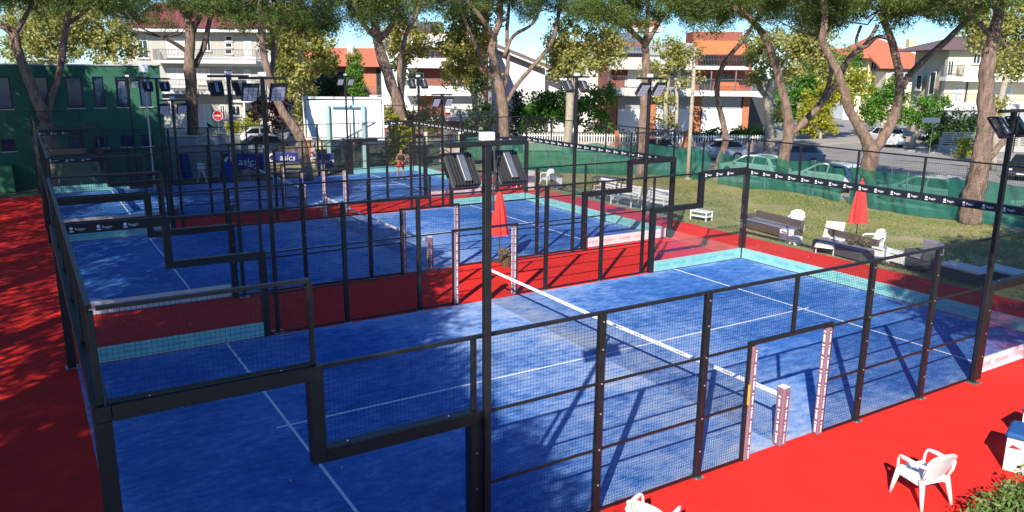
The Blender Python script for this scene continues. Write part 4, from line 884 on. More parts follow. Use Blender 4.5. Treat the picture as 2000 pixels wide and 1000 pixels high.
pt_ = np.stack([gx, gy, np.zeros(N)], 1); keep = (np.sin(gx*1.3+np.sin(gy*.7)*2)*np.sin(gy*.9+1.3*np.sin(gx*.8)) > -.35+rng.random(N)*.5-.25)
pt_ = pt_[keep]; n_ = len(pt_); ang = rng.random(n_)*6.283; hgt = .035+.05*rng.random(n_); ww = .02
V_ = np.stack([pt_+np.stack([np.cos(ang)*ww, np.sin(ang)*ww, 0*ang], 1), pt_-np.stack([np.cos(ang)*ww, np.sin(ang)*ww, 0*ang], 1), pt_+np.stack([rng.normal(size=n_)*.03, rng.normal(size=n_)*.03, hgt], 1)], 1).reshape(-1, 3)
me = bpy.data.meshes.new('grass'); me.vertices.add(len(V_)); me.vertices.foreach_set('co', V_.ravel()); me.loops.add(n_*3); me.loops.foreach_set('vertex_index', np.arange(n_*3)); me.polygons.add(n_); me.polygons.foreach_set('loop_start', np.arange(n_)*3); me.update(calc_edges=True)
tt = (.5+.5*np.sin(pt_[:, 0]*.9+np.sin(pt_[:, 1]*.5)*1.5))*.6+rng.random(n_)*.4; me.attributes.new('tint', 'FLOAT', 'FACE').data.foreach_set('value', tt)
obj('grass', me, M_grass, label='short patchy grass of the lawn beside the courts', cat='grass', kind='stuff')

# ------------------------------------------------------------------ white plastic chairs
def make_chair(label, loc, rz):
    """front towards local +y"""
    t = thing('plastic_chair', label, 'chair', loc, rz, 'white plastic garden chairs')
    def seat(a, b):
        x = (a-.5)*(.44+.04*b); y = -.2+b*.43; return (x, y, .415+.03*b-.02*math.cos((a-.5)*3.1)+(-.03 if b > .9 else 0))
    g = MB().grid(seat, 8, 8); o = len(g.v); g2 = MB().grid(lambda a, b: Vector(seat(a, b))-Vector((0,0,.022)), 8, 8); g.add(g2.v, [f[::-1] for f in g2.f]); g.build('seat', M_plastic, t, smooth=True)
    MB().beam((-.23, .235, .40), (.23, .235, .40), .03, .11).beam((-.225, -.19, .37), (-.225, .22, .38), .03, .11).beam((.225, -.19, .37), (.225, .22, .38), .03, .11).beam((-.2, -.205, .39), (.2, -.205, .39), .03, .06).build('apron', M_plastic, t)
    def bk(a, b, off=0):
        wd = .21+.05*math.sin(b*2.4); x = (a-.5)*2*wd*(1 if b < .85 else 1-.25*((b-.85)/.15)**2*abs(a-.5)*2); y = -.19-.15*b-.05*math.cos((a-.5)*3.0)+.03+off; z = .44+.45*b-.05*b*b*(abs(a-.5)*2)**2; return (x, y, z)
    mb = MB()
    for off in (0, -.02):
        g = MB()
        n = 11
        for i in range(n):   # vertical slats with gaps, closed at top and sides
            a0, a1 = i/n, (i+1)/n-(.025 if 0 < i < n-1 else 0)
            g.grid(lambda a, b: bk(a0+(a1-a0)*a, b*.86, off), 1, 8)
        g.grid(lambda a, b: bk(a, .86+b*.14, off), 10, 2); mb.add(g.v, g.f if off == 0 else [f[::-1] for f in g.f])
    mb.build('backrest', M_plastic, t, smooth=True)
    for s in (-1, 1):
        MB().tube([(s*.24,-.20,.40),(s*.25,-.27,.58),(s*.235,-.30,.72)], [.022,.024,.018], 6).build('back_upright', M_plastic, t, smooth=True)
        arm = curve([(Vector((s*.25,-.29,.66)), .028), (Vector((s*.285,-.12,.655)), .034), (Vector((s*.29,.1,.65)), .036), (Vector((s*.27,.22,.62)), .022), (Vector((s*.25,.24,.42)), .022)])
        MB().tube([a for a, _ in arm], [b for _, b in arm], 6).build('armrest', M_plastic, t, smooth=True)
        for y0, y1 in ((.225, .29), (-.2, -.30)):
            mb = MB(); a0 = (s*.235, y0, .43); a1 = (s*.285, y1, 0.0); mb.tube([a0, (s*.262, (y0+y1)/2, .22), a1], [.046, .036, .026], 6); mb.build('leg', M_plastic, t, smooth=True)
    return t
ch = make_chair('white plastic armchair on the red surface beside the hedge, seen from behind', (10.45, -2.28, 0), math.radians(-12))
dup(ch, 'white plastic chair cut off by the bottom picture edge', (gp(1256, 984, .86).x+.32, gp(1256, 984, .86).y+.14, 0), math.radians(-66))
def chair_at(label, u, v, rz): p = gp(u, v); dup(ch, label, (p.x, p.y, 0), rz)
chair_at('white plastic chair on the lawn right of the red parasol', 1702, 496, math.radians(70))
chair_at('white plastic chair beside the sun lounger and the long wicker sofa', 1553, 455, math.radians(120))
chair_at('white plastic chair behind the farthest court, near the shirted player', 737, 328, math.radians(180))
chair_at('white plastic chair by the lawn edge beside a round grey bin', 1068, 362, math.radians(100))
chair_at('white plastic chair at the corner of the middle court near the white cabinet', 1012, 366, math.radians(90))

# ------------------------------------------------------------------ bin box at right edge
M_bluel = mat('blue_plastic_lid', (.02, .10, .30), .4, .1, 4)
cb = thing('cool_box', 'white box with blue lid and red marks at the right picture edge', 'box', (12.78, -2.62, 0), math.radians(18))
MB().prism([(-.27, 0), (.27, 0), (.31, .56), (-.31, .56)], -.26, .26).build('body', M_plastic, cb); MB().bbox(-.33, .33, -.3, .3, .562, .66, .04).build('lid', M_bluel, cb)
M_redp = mat('red_print', (.6, .02, .02), .5, .05, 4)
for fx in (-.12, .12): MB().prism([(fx-.09, .42), (fx+.06, .47), (fx+.10, .40), (fx+.02, .41)], -.2625, -.2605).build('red_mark', M_redp, cb)
for fy in (-.12, .12): MB().prism([(fy-.09, .42), (fy+.06, .47), (fy+.10, .40), (fy+.02, .41)], -.305, -.300, 'x').build('red_mark', M_redp, cb)
dup(cb, 'white box with blue lid behind the other, cut off by the right picture edge', (13.95, -2.35, 0), math.radians(5)); cb['group'] = 'white boxes with blue lids'
for o_ in bpy.data.objects:
    if o_.name.startswith('cool_box.'): o_['group'] = 'white boxes with blue lids'

# ------------------------------------------------------------------ parasols
M_rcl = mat('red_canvas', (.68, .04, .035), .75, .15, 5, .1)
def parasol(label, u, v, h, top, base_planter=True, tilt=0):
    p = gp(u, v); t = thing('closed_parasol', label, 'parasol', (p.x, p.y, 0), 0, 'closed red parasols')
    MB().tube([(0,0,0),(0,0,top)], .022, 8).build('pole', M_dkgrey, t)
    c = MB(); n = 24; prof = [(.035, top), (.095, top-.12), (.155, top-.45), (.205, top-.8), (.25, top-h+.15), (.262, top-h)]
    for i, (r_, z) in enumerate(prof):
        for k in range(n):
            a = 2*math.pi*k/n; q = r_*(1+(.22 if k % 3 == 0 else (-.16 if k % 3 == 1 else .05))*(.3+i/6)); c.v.append((q*math.cos(a+i*.08), q*math.sin(a+i*.08), z-(.05 if k % 3 == 0 and i == 5 else 0)))
    for i in range(len(prof)-1):
        for k in range(n): c.f.append((i*n+k, i*n+(k+1) % n, (i+1)*n+(k+1) % n, (i+1)*n+k))
    c.build('canopy', M_rcl, t); MB().lathe([(.02, top), (.035, top+.03), (.01, top+.09)], 8).build('finial', M_rcl, t)
    mb = MB().lathe([(.2, 0), (.23, .02), (.23, .06), (.05, .09)], 14); mb.build('base', M_dkgrey, t)
    return t
M_pot = mat('grey_planter', (.16, .16, .17), .7, .15, 6)
def planter(label, p, r_=.17, h=.34, m=None, rz=0):
    t = thing('flower_planter', label, 'planter', (p[0], p[1], 0), rz, 'potted plants'); MB().lathe([(r_*.75, 0), (r_, h), (r_*1.05, h), (r_*1.05, h+.03), (r_*.9, h+.03), (r_*.88, h-.03)], 12).build('pot', m or M_pot, t)
    cen = [(random.uniform(-r_, r_)*.8, random.uniform(-r_, r_)*.8, h+.08+random.random()*.16) for _ in range(16)]; foliage('plant', cen, .08, 14, .10, .4, M_potl, t); return t
M_potl = leafmat('pot_plant_leaves', (.08, .10, .04), (.30, .22, .12), (.55, .42, .34), .3)
parasol('closed red parasol standing in the red gap between the two nearer courts', 975, 511, 1.42, 2.35)
q = gp(977, 517); planter('small brown potted plant at the foot of the parasol between courts', (q.x+.05, q.y-.28), .2, .3, mat('brown_pot', (.12, .08, .05), .8))
parasol('closed red parasol on the lawn before the Y-shaped pine', 1668, 497, 1.45, 2.6)
for lab, u, v in (('grey planter with dry flowers left of the lawn chair', 1668, 502), ('grey planter with dry flowers directly below the lawn chair', 1692, 507)): q = gp(u, v); planter(lab, (q.x, q.y), .2, .42)

# ------------------------------------------------------------------ lawn furniture
M_wick = mat('brown_wicker', (.10, .075, .065), .8, .35, 40, .6); M_gwick = mat('grey_wicker', (.07, .075, .08), .8, .35, 40, .6); M_cush = mat('pale_cushion', (.64, .60, .48), .9, .06, 5, .1); M_gcush = mat('mauve_grey_cushion', (.20, .19, .23), .9, .08, 5, .1)
EA = math.pi/2   # furniture runs along the court edge (y axis)
p = gp(1508, 458); sf = thing('wicker_sofa', 'long brown wicker sofa unit at the lawn edge left of the lounger', 'sofa', (p.x+.3, p.y+.3, 0), math.radians(-98))
MB().bbox(-1.3, 1.3, -.4, .4, .04, .32, .02).build('seat_base', M_wick, sf); MB().bbox(-1.3, 1.3, .28, .42, .322, .66, .02).build('backrest', M_wick, sf); MB().bbox(-1.32, -1.18, -.4, .278, .322, .55, .02).build('armrest', M_wick, sf)
MB().bbox(-1.15, 0, -.38, .27, .325, .40, .03).build('cushion', M_gcush, sf); MB().bbox(.02, 1.28, -.38, .27, .325, .40, .03).build('cushion', M_gcush, sf)
p = gp(1612, 492); lo = thing('sun_lounger', 'cream sun lounger with raised back on the lawn left of the parasol', 'lounger', (p.x+.35, p.y+.1, 0), math.radians(205))
mb = MB().beam((-.9, -.3, .28), (.95, -.3, .28), .04, .05).beam((-.9, .3, .28), (.95, .3, .28), .04, .05).beam((-.9, -.3, .28), (-.9, .3, .28), .04, .05).beam((.95, -.3, .28), (.95, .3, .28), .04, .05); mb.build('frame', M_plastic, lo)
for x in (-.75, .8):
    for y in (-.29, .29): MB().tube([(x, y, 0), (x, y, .27)], .02, 6).build('leg', M_plastic, lo)
MB().bbox(-.1, .95, -.31, .31, .306, .38, .02).build('seat_cushion', M_cush, lo)
g = MB().bbox(0, .85, -.33, .33, 0, .075, .02); bo = g.build('back_cushion', M_cush, lo, loc=(-.12, 0, .32)); bo.rotation_euler = (0, math.radians(180+48), 0)
p = gp(1625, 498); sf2 = thing('wicker_sofa', 'dark wicker corner sofa right of the cream lounger', 'sofa', (p.x+.35, p.y-.2, 0), math.radians(-98))
MB().bbox(-1.1, 1.1, -.4, .4, .04, .36, .02).build('seat_base', M_gwick, sf2); MB().bbox(-1.1, 1.1, .28, .42, .362, .72, .02).build('backrest', M_wick, sf2); MB().bbox(-1.08, 1.08, -.38, .27, .365, .42, .03).build('cushion', M_gcush, sf2)
for lab, u, v, h, wd in (('small white crate stool at the red edge by the wicker sofa', 1530, 472, .45, .36), ('lower white crate stool beside the taller crate stool', 1548, 478, .3, .3), ('narrow white side table right of the cream lounger', 1630, 492, .5, .5), ('square white box table in front of the lawn chair', 1714, 512, .5, .5), ('long white low table right of the lawn chair', 1745, 516, .42, .9)):
    p = gp(u, v); st = thing('white_side_table', lab, 'table', (p.x+.15, p.y, 0), math.radians(-96), 'white side tables by the lawn'); MB().bbox(-wd/2, wd/2, -.2, .2, h-.06, h, .01).build('top', M_plastic, st)
    for x in (-1, 1): MB().bbox(x*(wd/2-.03)-.02, x*(wd/2-.03)+.02, -.19, .19, 0, h-.062, .004).build('side_panel', M_plastic, st)
    MB().bbox(-wd/2+.06, wd/2-.06, -.18, -.16, .08, h-.1, .003).build('front_panel', M_plastic, st)
p = gp(1798, 528); ac = thing('wicker_armchair', 'grey wicker armchair with mauve cushions standing in the shade', 'armchair', (p.x+.2, p.y+.1, 0), math.radians(75))
MB().bbox(-.38, .38, -.38, .38, .05, .36, .02).build('seat_base', M_gwick, ac); MB().bbox(-.4, .4, -.46, -.3, .362, .92, .04).build('backrest', M_gcush, ac); MB().bbox(-.3, .3, -.28, .36, .364, .46, .04).build('seat_cushion', M_gcush, ac)
for s in (-1, 1): MB().bbox(s*.36-.06, s*.36+.06, -.29, .38, .362, .62, .02).build('armrest', M_gwick, ac)
for lab, u, v in (('grey-white low lounge table right of the wicker armchair', 1870, 548), ('grey-white low lounge table behind the floodlight pole at right', 1960, 556)):
    p = gp(u, v); st = thing('lounge_table', lab, 'table', (p.x+.3, p.y, 0), math.radians(-96), 'low lounge tables'); MB().bbox(-.7, .7, -.38, .38, .34, .42, .015).build('top', mat('pale_grey_plastic', (.6, .62, .63), .5, .08, 5), st); MB().bbox(-.64, .64, -.32, .32, .02, .338, .01).build('base', M_gwick, st)
def bench(label, u, v, rz, L_=1.5):
    p = gp(u, v); t = thing('slatted_bench', label, 'bench', (p.x, p.y, 0), rz, 'white slatted benches')
    for k in range(4): MB().bbox(-L_/2, L_/2, -.22+k*.115, -.22+k*.115+.095, .40, .43, .004).build('seat_slat', M_plastic, t)
    for k in range(4): MB().bbox(-L_/2, L_/2, .27+k*.025, .295+k*.025, .5+k*.12, .5+k*.12+.095, .004).build('back_slat', M_plastic, t)
    for s in (-1, 1):
        x = s*(L_/2-.12); mb = MB().beam((x, -.2, 0), (x, -.2, .398), .05).beam((x, .25, 0), (x, .36, .98), .05, .04).beam((x, -.22, .38), (x, .27, .38), .04, .035).beam((x, -.24, .62), (x, .30, .62), .05, .03).beam((x, -.2, .40), (x, -.2, .61), .045); mb.build('side_frame', M_plastic, t)
    return t
bench('white slatted bench farther from the camera on the lawn edge', 1218, 402, math.radians(-82)); bench('white slatted bench nearer the low white rack on the lawn edge', 1280, 412, math.radians(-82)); bench('small white slatted bench half hidden by the step frame', 1178, 388, math.radians(-82), 1.1)
p = gp(1366, 430); rk = thing('low_rack', 'low white slatted rack on the red edge beside the corner post', 'rack', (p.x+.1, p.y, 0), math.radians(-80))
for z in (.16, .36): MB().bbox(-.42, .42, -.25, .25, z, z+.045, .006).build('shelf', M_plastic, rk)
for x in (-.39, .39):
    for y in (-.22, .22): MB().beam((x, y, 0), (x, y, .42), .04).build('leg', M_plastic, rk)
p = gp(1186, 376); tb = thing('dark_table', 'dark table with slim legs on the lawn behind the benches', 'table', (p.x, p.y, 0), math.radians(-60)); MB().bbox(-.8, .8, -.4, .4, .72, .78, .01).build('top', M_gwick, tb)
for x in (-.7, .7):
    for y in (-.32, .32): MB().beam((x, y, 0), (x, y, .718), .05).build('leg', M_wick, tb)
for lab, u in (('left brown stool under the dark lawn table', 1182), ('right brown stool under the dark lawn table', 1200)):
    p2 = gp(u, 378); s_ = thing('stool', lab, 'stool', (p2.x, p2.y-.5, 0), 0, 'brown stools'); MB().bbox(-.18, .18, -.18, .18, .56, .6, .01).build('seat', M_wick, s_)
    for x in (-.15, .15):
        for y in (-.15, .15): MB().beam((x, y, 0), (x, y, .558), .035).build('leg', M_wick, s_)
p = gp(1086, 368); bn = thing('round_bin', 'round grey bin with white panel at the lawn edge', 'bin', (p.x, p.y, 0)); MB().lathe([(.3, 0), (.34, .65), (.36, .66), (.36, .7), (.28, .74)], 16).build('body', M_pot, bn); MB().bbox(-.25, .1, -.42, -.37, .05, .62, .01).build('white_panel', M_plastic, bn)
p = gp(1030, 370); wc = thing('white_cabinet', 'white louvred cabinet at the lawn edge behind the middle court', 'cabinet', (p.x, p.y, 0), math.radians(-85)); MB().bbox(-.35, .35, -.2, .2, 0, 1.0, .01).build('body', M_plastic, wc)
for k in range(7): MB().bbox(-.3, .3, -.215, -.201, .12+k*.12, .18+k*.12, .003).build('louvre', M_steel, wc)
# lamp pole of timber on the lawn
p = gp(1343, 350); lp = thing('timber_pole', 'tall pale timber pole on the lawn before the brick block', 'pole', (p.x, p.y, 0)); h_ = fp(1358, 92, dist(p)).z; e_ = fp(1358, 92, dist(p))-p; MB().tube([(0,0,0), (e_.x*.5, e_.y*.5, h_/2), (e_.x, e_.y, h_)], [.13, .11, .09], 10).build('shaft', mat('weathered_timber', (.42, .36, .27), .9, .2, 6, .3), lp, smooth=True); MB().lathe([(.2, 0), (.2, .05), (.14, .1)], 10).build('foot', M_pave, lp)
# road signs left
p = fp(430, 290, 58); sg = thing('no_entry_sign', 'round red no entry sign on a grey pole at left', 'sign', (p.x, p.y, 0), -YAW); zc = fp(430, 226, 58).z
MB().tube([(0,.05,0),(0,.05,zc+.3)], .03, 6).build('pole', M_steel, sg); MB().tube([(0,0,zc),(0,.015,zc)], .34, 20).build('disc', mat('sign_red', (.6, .02, .02), .5), sg); MB().box(-.22, .22, -.006, -.002, zc-.05, zc+.05).build('white_bar', M_white, sg)
MB().tube([(0,.016,zc),(0,.024,zc)], .37, 20).build('rim', M_white, sg)
p = fp(415, 300, 56); sg = thing('mirror_sign', 'dark green pentagon traffic sign back beside the no entry sign', 'sign', (p.x, p.y, 0), -YAW); zc = fp(415, 243, 56).z
MB().tube([(0,.05,0),(0,.05,zc)], .03, 6).build('pole', M_steel, sg); MB().prism([(.26*math.sin(k*1.2566), zc+.26*math.cos(k*1.2566)) for k in range(5)], 0, .02).build('plate', mat('dark_green_paint', (.01, .06, .05), .5), sg)
p = fp(1815, 298, 62); sg = thing('street_name_sign', 'thin street sign pole before the beige villa', 'sign', (p.x, p.y, 0), -YAW); zc = fp(1815, 236, 62).z; MB().tube([(0,0,0),(0,0,zc+.3)], .03, 6).build('pole', M_steel, sg); MB().box(-.9, .5, -.03, -.01, zc-.15, zc+.25).build('plate', M_steel, sg)

# ------------------------------------------------------------------ sponsor banners behind the farthest court
M_bban = mat('blue_banner_cloth', (.015, .03, .22), .7, .15, 2, .1)
def sponsor(label, u0, u1, v0, v1, D, size, text='asics', leg=True, mark=True):
    p = fp((u0+u1)/2, (v0+v1)/2, D); wd = (u1-u0)*D/FPX; ht = (v1-v0)*D/FPX; t = thing('sponsor_banner', label, 'banner', (p.x, p.y, 0), -YAW, 'blue sponsor banners')
    def fn(a, b): return ((a-.5)*wd, .04*math.sin(a*9)*(1-b)+.02*math.sin(a*23), p.z-ht/2+b*ht)
    MB().grid(fn, 20, 4).build('cloth', M_bban, t, smooth=True)
    for x in (-wd/2, wd/2): MB().tube([(x, .05, 0), (x, .05, p.z+ht/2+.03)], .025, 6).build('pole', M_steel, t)
    MB().tube([(-wd/2, .05, p.z+ht/2), (wd/2, .05, p.z+ht/2)], .02, 6).build('top_rail', M_steel, t)
    if text:
        vs_, fs_ = text_mesh(text, size, .15); L_ = max(v[0] for v in vs_); mb = MB().add([(v[0]-L_/2+.15, -.07-v[2], p.z+v[1]) for v in vs_], fs_)
        if mark:   # swirl-like tapered ring before the word
            n = 18; ring = []
            for k in range(n):
                a = .6+k/n*5.2; r_ = size*.42; w_ = size*.10*math.sin(k/(n-1)*math.pi)+.012; ring.append((a, r_, w_))
            for (a, r_, w_), (a2, r2, w2) in zip(ring, ring[1:]):
                q = [(r_-w_, a), (r_+w_, a), (r2+w2, a2), (r2-w2, a2)]; mb.add([(-L_/2-.12-size*.3+rr*math.cos(aa), -.07, p.z+rr*math.sin(aa)) for rr, aa in q], [(0,1,2,3)])
        mb.build('lettering', M_txt, t)
    return t
sponsor('blue sponsor banner with white lettering left of the pine trunk, in shade', 352, 432, 302, 332, 46, .62)
sponsor('blue sponsor banner with large white lettering under the grey cars', 436, 524, 300, 332, 45, .62)
sponsor('brightest blue sponsor banner just left of the curving pine', 526, 588, 298, 318, 48, .52)
sponsor('small blue sponsor banner right of the curving pine', 618, 652, 300, 328, 47, .45)
for lab, u, v0, v1, D in (('tall dark blue feather flag left behind the farthest court', 362, 304, 372, 44), ('dark blue draped flag right of the white folding stand', 446, 318, 374, 43)):
    p = fp(u, v1, D); t = thing('feather_flag', lab, 'flag', (p.x, p.y, 0), -YAW, 'dark blue flags'); H_ = fp(u, v0, D).z; MB().grid(lambda a, b: ((a-.5)*.9*(1-.35*b), .08*math.sin(a*7+b*2), .1+b*H_*.98), 10, 8).build('cloth', M_bban, t, smooth=True); MB().tube([(-.46,0,0),(-.44,.0,H_*.5),(-.3,0,H_)], .02, 6).build('pole', M_steel, t)
p = fp(395, 368, 43); fs = thing('folding_stand', 'white folding stand before the blue banner behind the farthest court', 'stand', (p.x, p.y, 0), -YAW); H_ = fp(400, 318, 43).z
for x0, x1 in ((-.25, .1), (.3, -.05)): MB().beam((x0, 0, 0), (x1, .1, H_), .09, .03).build('leg', M_plastic, fs)
MB().bbox(-.2, .22, .02, .14, H_*.55, H_*.95, .01).build('panel', M_plastic, fs)

# ------------------------------------------------------------------ cars
M_tyre = mat('tyre_rubber', (.015, .015, .015), .85, .2, 10); M_rim = mat('alloy_rim', (.4, .4, .42), .35, .1, 10, metal=.8); M_cglass = mat('car_glass', (.015, .02, .025), .05, .2, 1); M_hl = mat('headlight', (.7, .7, .72), .12, .05, 4); M_tl = mat('taillight', (.35, .01, .01), .25, .1, 4)
def paint(n, c):
    m = mat('car_paint_'+n, c, .25, .05, 2, spec=.6); m.node_tree.nodes['Principled BSDF'].inputs['Coat Weight'].default_value = .6; return m
def make_car(label, m, loc, rz, suv=0.0, L_=4.2):
    t = thing('parked_car', label, 'car', loc, rz, 'parked cars'); h = 1.46+suv; W = .88
    # sections: (x, half width, z low, z belt, roof z or belt)
    xs = [-2.1, -2.02, -1.75, -1.25, -.5, .3, .75, 1.2, 1.75, 2.02, 2.1]; k = L_/4.2
    belt = [.62, .82, .92, .95, .95, .94, .93, .90, .80, .68, .55]; wd = [.70, .80, .86, .88, .88, .88, .88, .87, .83, .74, .62]
    mb = MB(); n = 8
    rings = []
    for x, b, w_ in zip(xs, belt, wd):
        b += suv*.5; lo_ = .30 if abs(x) > 2 else .22
        rings.append([(x*k, -w_*.9, lo_), (x*k, -w_, lo_+.18), (x*k, -w_, b-.1), (x*k, -w_*.93, b), (x*k, w_*.93, b), (x*k, w_, b-.1), (x*k, w_, lo_+.18), (x*k, w_*.9, lo_)])
    for r_ in rings: mb.v += r_
    for i in range(len(rings)-1):
        for j in range(n): mb.f.append((i*n+j, i*n+(j+1) % n, (i+1)*n+(j+1) % n, (i+1)*n+j))
    mb.f.append(tuple(range(n))); mb.f.append(tuple(range((len(rings)-1)*n, len(rings)*n))); body = mb.build('body', m, t, smooth=False)
    B_ = .93+suv*.5
    # glasshouse
    pr = [(-1.95, B_), (-1.45, h-.10), (-1.2, h-.02), (-.4, h), (.25, h-.05), (1.15, B_-.02)]; cab = MB()
    for x, z in pr:
        w_ = .82 if z < B_+.02 else .64; cab.v += [(x*k, -w_, z), (x*k, w_, z)]
    for i in range(len(pr)-1): cab.f.append((2*i, 2*i+1, 2*i+3, 2*i+2))
    cab.f.append(tuple(2*i for i in range(len(pr)))); cab.f.append(tuple(2*i+1 for i in range(len(pr)))[::-1]); cab.f.append((0, 1, 2*len(pr)-1, 2*len(pr)-2)[::-1]); cab.build('cabin', m, t)
    def pane(name, q): 
        c = sum((Vector(a) for a in q), Vector())/len(q); nn = (Vector(q[1])-Vector(q[0])).cross(Vector(q[2])-Vector(q[0])).normalized()
        if nn.dot(c-Vector((0, 0, .8))) < 0: nn = -nn
        mb = MB(); a = [Vector(x)+nn*.012 for x in q]; b = [Vector(x)-nn*.02 for x in q]; m_ = len(q); mb.v = [tuple(x) for x in a+b]; mb.f = [tuple(range(m_)), tuple(range(2*m_-1, m_-1, -1))]+[(i, (i+1) % m_, m_+(i+1) % m_, m_+i) for i in range(m_)]; mb.build(name, M_cglass, t)
    lerp = lambda a, b, f: tuple(Vector(a).lerp(Vector(b), f))
    for s in (-1, 1):
        y0, y1 = s*.805, s*.665; zb, zt_ = B_+.05, h-.11
        pane('side_window', [(-1.6*k, y0, zb), (-1.33*k, y1, zt_), (-.48*k, y1, zt_+.03), (-.48*k, y0, zb)]); pane('side_window', [(-.38*k, y0, zb), (-.38*k, y1, zt_+.03), (.16*k, y1, zt_), (.78*k, y0, zb)])
        MB().bbox(.66*k, .82*k, s*.9 if s > 0 else -1.02, 1.02 if s > 0 else -.9, B_-.02, B_+.1, .02).build('mirror', m, t)
        MB().bbox(1.86*k, 2.04*k, min(s*.5, s*.76), max(s*.5, s*.76), .62+suv*.4, .74+suv*.4, .02).build('headlight', M_hl, t); MB().bbox(-2.07*k, -1.95*k, min(s*.58, s*.82), max(s*.58, s*.82), .7+suv*.4, .86+suv*.4, .02).build('taillight', M_tl, t)
        for x in (-1.3, 1.32):
            w_ = MB().tube([(x*k, s*.70, .32), (x*k, s*.895, .32)], .32, 18).build('wheel', M_tyre, t); MB().tube([(x*k, s*.885, .32), (x*k, s*.902, .32)], .2, 12).build('rim', M_rim, w_)
    pane('windscreen', [(.32*k, -.6, h-.09), (.32*k, .6, h-.09), (1.08*k, .76, B_+.02), (1.08*k, -.76, B_+.02)]); pane('rear_window', [(-1.5*k, -.6, h-.15), (-1.5*k, .6, h-.15), (-1.88*k, .74, B_+.05), (-1.88*k, -.74, B_+.05)])
    MB().bbox(2.08*k, 2.11*k, -.26, .26, .42, .53, .005).build('number_plate', M_white, t); return t
Wt = paint('white', (.75, .75, .75)); Bl = paint('blue_grey', (.13, .19, .27)); Bk = paint('black', (.012, .013, .016)); Gr = paint('silver', (.38, .40, .42)); Lb = paint('light_blue', (.30, .38, .48)); Db = paint('dark_blue', (.03, .05, .09))
P90 = math.pi/2
make_car('white parked car seen through the netting left of the Y-shaped pine', Wt, (36.6, 24.2, -.035), P90+.05)
make_car('white parked car seen through the netting just behind the Y-shaped pine', Wt, (36.9, 19.3, -.035), P90+.04)
make_car('pale silver car seen through the netting right of the red parasol', Gr, (36.7, 13.6, -.035), P90)
make_car('white parked car behind the thick pine trunk at right', Wt, (37.3, 7.6, -.035), P90-.05)
make_car('black car parked at the right picture edge', Bk, (51.5, 16.2, -.035), math.radians(200))
make_car('blue-grey hatchback parked behind the leaning forked pine', Bl, (44.0, 27.6, -.035), math.radians(140))
make_car('pale blue-grey car parked behind the slim bending pine', Lb, (42.2, 32.6, -.035), math.radians(142))
make_car('dark car with pale tail parked right of the candelabra pine', Db, (38.8, 36.0, -.035), math.radians(140))
make_car('white van-like car far along the side street', Wt, (63.5, 33.6, -.035), math.radians(60), .2)
make_car('silver estate car parked beyond the blue banners at left', Gr, (13.8, 49.5, -.035), math.radians(170), .1)
make_car('dark blue car parked left behind the silver estate', Db, (11.2, 52.6, -.035), math.radians(165), .05)
make_car('silver off-road car with spare wheel area beside the curving pine', Gr, (18.0, 53.0, -.035), math.radians(160), .25)
make_car('dark car parked before the billboard posts', Db, (18.2, 44.2, -.035), math.radians(175))
make_car('white car farther back behind the silver estate', Wt, (15.8, 58.5, -.035), math.radians(170), .0)

# ------------------------------------------------------------------ player on the farthest court
p = gp(783, 349); pe = thing('person', 'player in dark brown top and red shorts bending forward on the farthest court', 'person', (p.x, p.y, 0), math.radians(170))
def skin(name, joints, edges, m, par, sub=2):
    me = bpy.data.meshes.new(name); me.from_pydata([j[0] for j in joints], edges, []); o = obj(name, me, m, par); sm = o.modifiers.new('skin', 'SKIN'); 
    for i, j in enumerate(joints): me.skin_vertices[0].data[i].radius = (j[1], j[1] if len(j) < 3 else j[2])
    me.skin_vertices[0].data[0].use_root = True; sm.use_smooth_shade = True; ss = o.modifiers.new('sub', 'SUBSURF'); ss.levels = sub; ss.render_levels = sub; return o
M_skin = mat('tanned_skin', (.42, .23, .15), .6, .1, 8)
J = [((0,0,.93),.15,.11), ((0,.03,1.12),.14,.10), ((0,.10,1.34),.16,.10), ((0,.15,1.48),.07), ((0,.20,1.60),.09,.10), ((0,.215,1.70),.085,.095),
     ((-.10,0,.86),.09), ((-.14,.06,.50),.062), ((-.16,-.04,.09),.042), ((-.17,.10,.035),.035),
     ((.10,0,.86),.09), ((.16,.05,.50),.062), ((.20,-.06,.09),.042), ((.21,.08,.035),.035),
     ((-.20,.12,1.40),.055), ((-.27,.22,1.14),.042), ((-.14,.44,1.06),.032), ((-.10,.52,1.06),.03),
     ((.20,.12,1.40),.055), ((.28,.24,1.14),.042), ((.16,.46,1.04),.032), ((.12,.54,1.04),.03)]
skin('body', J, [(0,1),(1,2),(2,3),(3,4),(4,5),(0,6),(6,7),(7,8),(8,9),(0,10),(10,11),(11,12),(12,13),(2,14),(14,15),(15,16),(16,17),(2,18),(18,19),(19,20),(20,21)], M_skin, pe)
skin('top', [((0,0,.95),.165,.125), ((0,.03,1.12),.155,.115), ((0,.10,1.33),.175,.115), ((0,.135,1.43),.10), ((-.2,.12,1.39),.068), ((-.25,.18,1.24),.06), ((.2,.12,1.39),.068), ((.25,.18,1.24),.06)], [(0,1),(1,2),(2,3),(2,4),(4,5),(2,6),(6,7)], mat('brown_shirt', (.09, .05, .035), .85, .15, 6), pe)
skin('shorts', [((0,0,.97),.17,.125), ((-.10,0,.85),.115), ((-.13,.03,.62),.11), ((.10,0,.85),.115), ((.145,.03,.62),.11)], [(0,1),(1,2),(0,3),(3,4)], mat('red_shorts', (.6, .02, .02), .8, .1, 6), pe)
skin('hair', [((0,.19,1.70),.10,.10), ((0,.21,1.76),.085,.085)], [(0,1)], mat('brown_hair', (.10, .06, .03), .7, .2, 20), pe)
for s, x, y in ((-1, -.165, .03), (1, .205, .01)): MB().bbox(x-.05, x+.05, y-.1, y+.17, 0, .09, .025).build('shoe', M_dkgrey, pe)
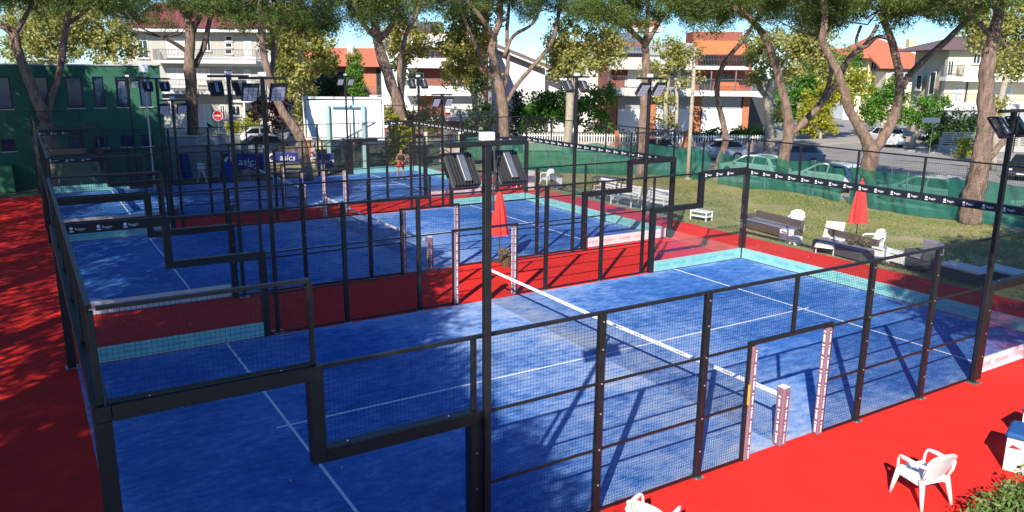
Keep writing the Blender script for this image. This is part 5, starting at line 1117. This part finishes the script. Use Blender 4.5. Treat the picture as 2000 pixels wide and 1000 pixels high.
for s in (-1, 1):
    MB().tube([(s*.035, .30, 1.665), (s*.035, .312, 1.665)], .012, 6).build('eye', M_dkgrey, pe); c = Vector(J[17 if s < 0 else 21][0])
    for k in range(4): MB().tube([c+Vector(((k-1.5)*.018, .0, -.01)), c+Vector(((k-1.5)*.018, .045, -.02)), c+Vector(((k-1.5)*.016, .05, -.055))], [.010, .009, .008], 5).build('finger', M_skin, pe, smooth=True)
    MB().tube([c+Vector((-s*.03, -.02, 0)), c+Vector((-s*.05, .03, -.01))], [.011, .009], 5).build('thumb', M_skin, pe, smooth=True)
c = pe.matrix_basis @ Vector((.0, .60, 1.03)); rk_ = thing('padel_racket', 'orange padel racket held by the player on the farthest court', 'racket', tuple(c), math.radians(170))
MB().tube([(-.13, -.04, 0), (.1, .05, .01)], .018, 8).build('handle', M_dkgrey, rk_); MB().add(*(lambda n: ([(.24+.15*math.cos(k*6.283/n), .10+.12*math.sin(k*6.283/n), .03+z) for z in (0, .035) for k in range(n)], [tuple(range(n)), tuple(range(2*n-1, n-1, -1))]+[(k, (k+1) % n, n+(k+1) % n, n+k) for k in range(n)]))(18)).build('head', mat('orange_racket', (.6, .12, .04), .5), rk_)
# balls on the farthest court
bm_ = None; M_ball = mat('tennis_ball_felt', (.62, .68, .30), .9, .1, 30)
spots = [(345,372),(352,386),(395,400),(430,372),(520,380),(600,398),(612,385),(618,366),(628,410),(640,402),(646,368),(575,388),(466,364),(690,372),(705,395),(560,408)]
for k, (u, v) in enumerate(spots):
    p = gp(u, v, .034)
    if bm_ is None: bm_ = MB().lathe([(.004, -.033), (.02, -.027), (.031, -.012), (.033, 0), (.031, .012), (.02, .027), (.004, .033)], 10).mesh('tennis_ball', True); bm_.materials.append(M_ball)
    o = obj('tennis_ball', bm_, None, label='pale padel ball lying loose on the blue floor of the farthest court', cat='ball', group='loose balls on the farthest court', loc=tuple(p))
# ball basket
for lab, u, v in (('small pale ball basket on the far court, left', 343, 420), ('small ball basket on the far court beside the pole', 452, 412)):
    p = gp(u, v); t = thing('ball_basket', lab, 'basket', (p.x, p.y, 0), 0, 'ball baskets'); MB().lathe([(.14, 0), (.17, .25), (.18, .25), (.18, .28), (.16, .28), (.15, .2)], 12).build('bucket', M_pot, t)
    for k in range(7): a = k*.9; obj('ball', bm_, None, t, loc=(.08*math.cos(a)*(k > 0), .08*math.sin(a)*(k > 0), .25+.012*(k % 3)))
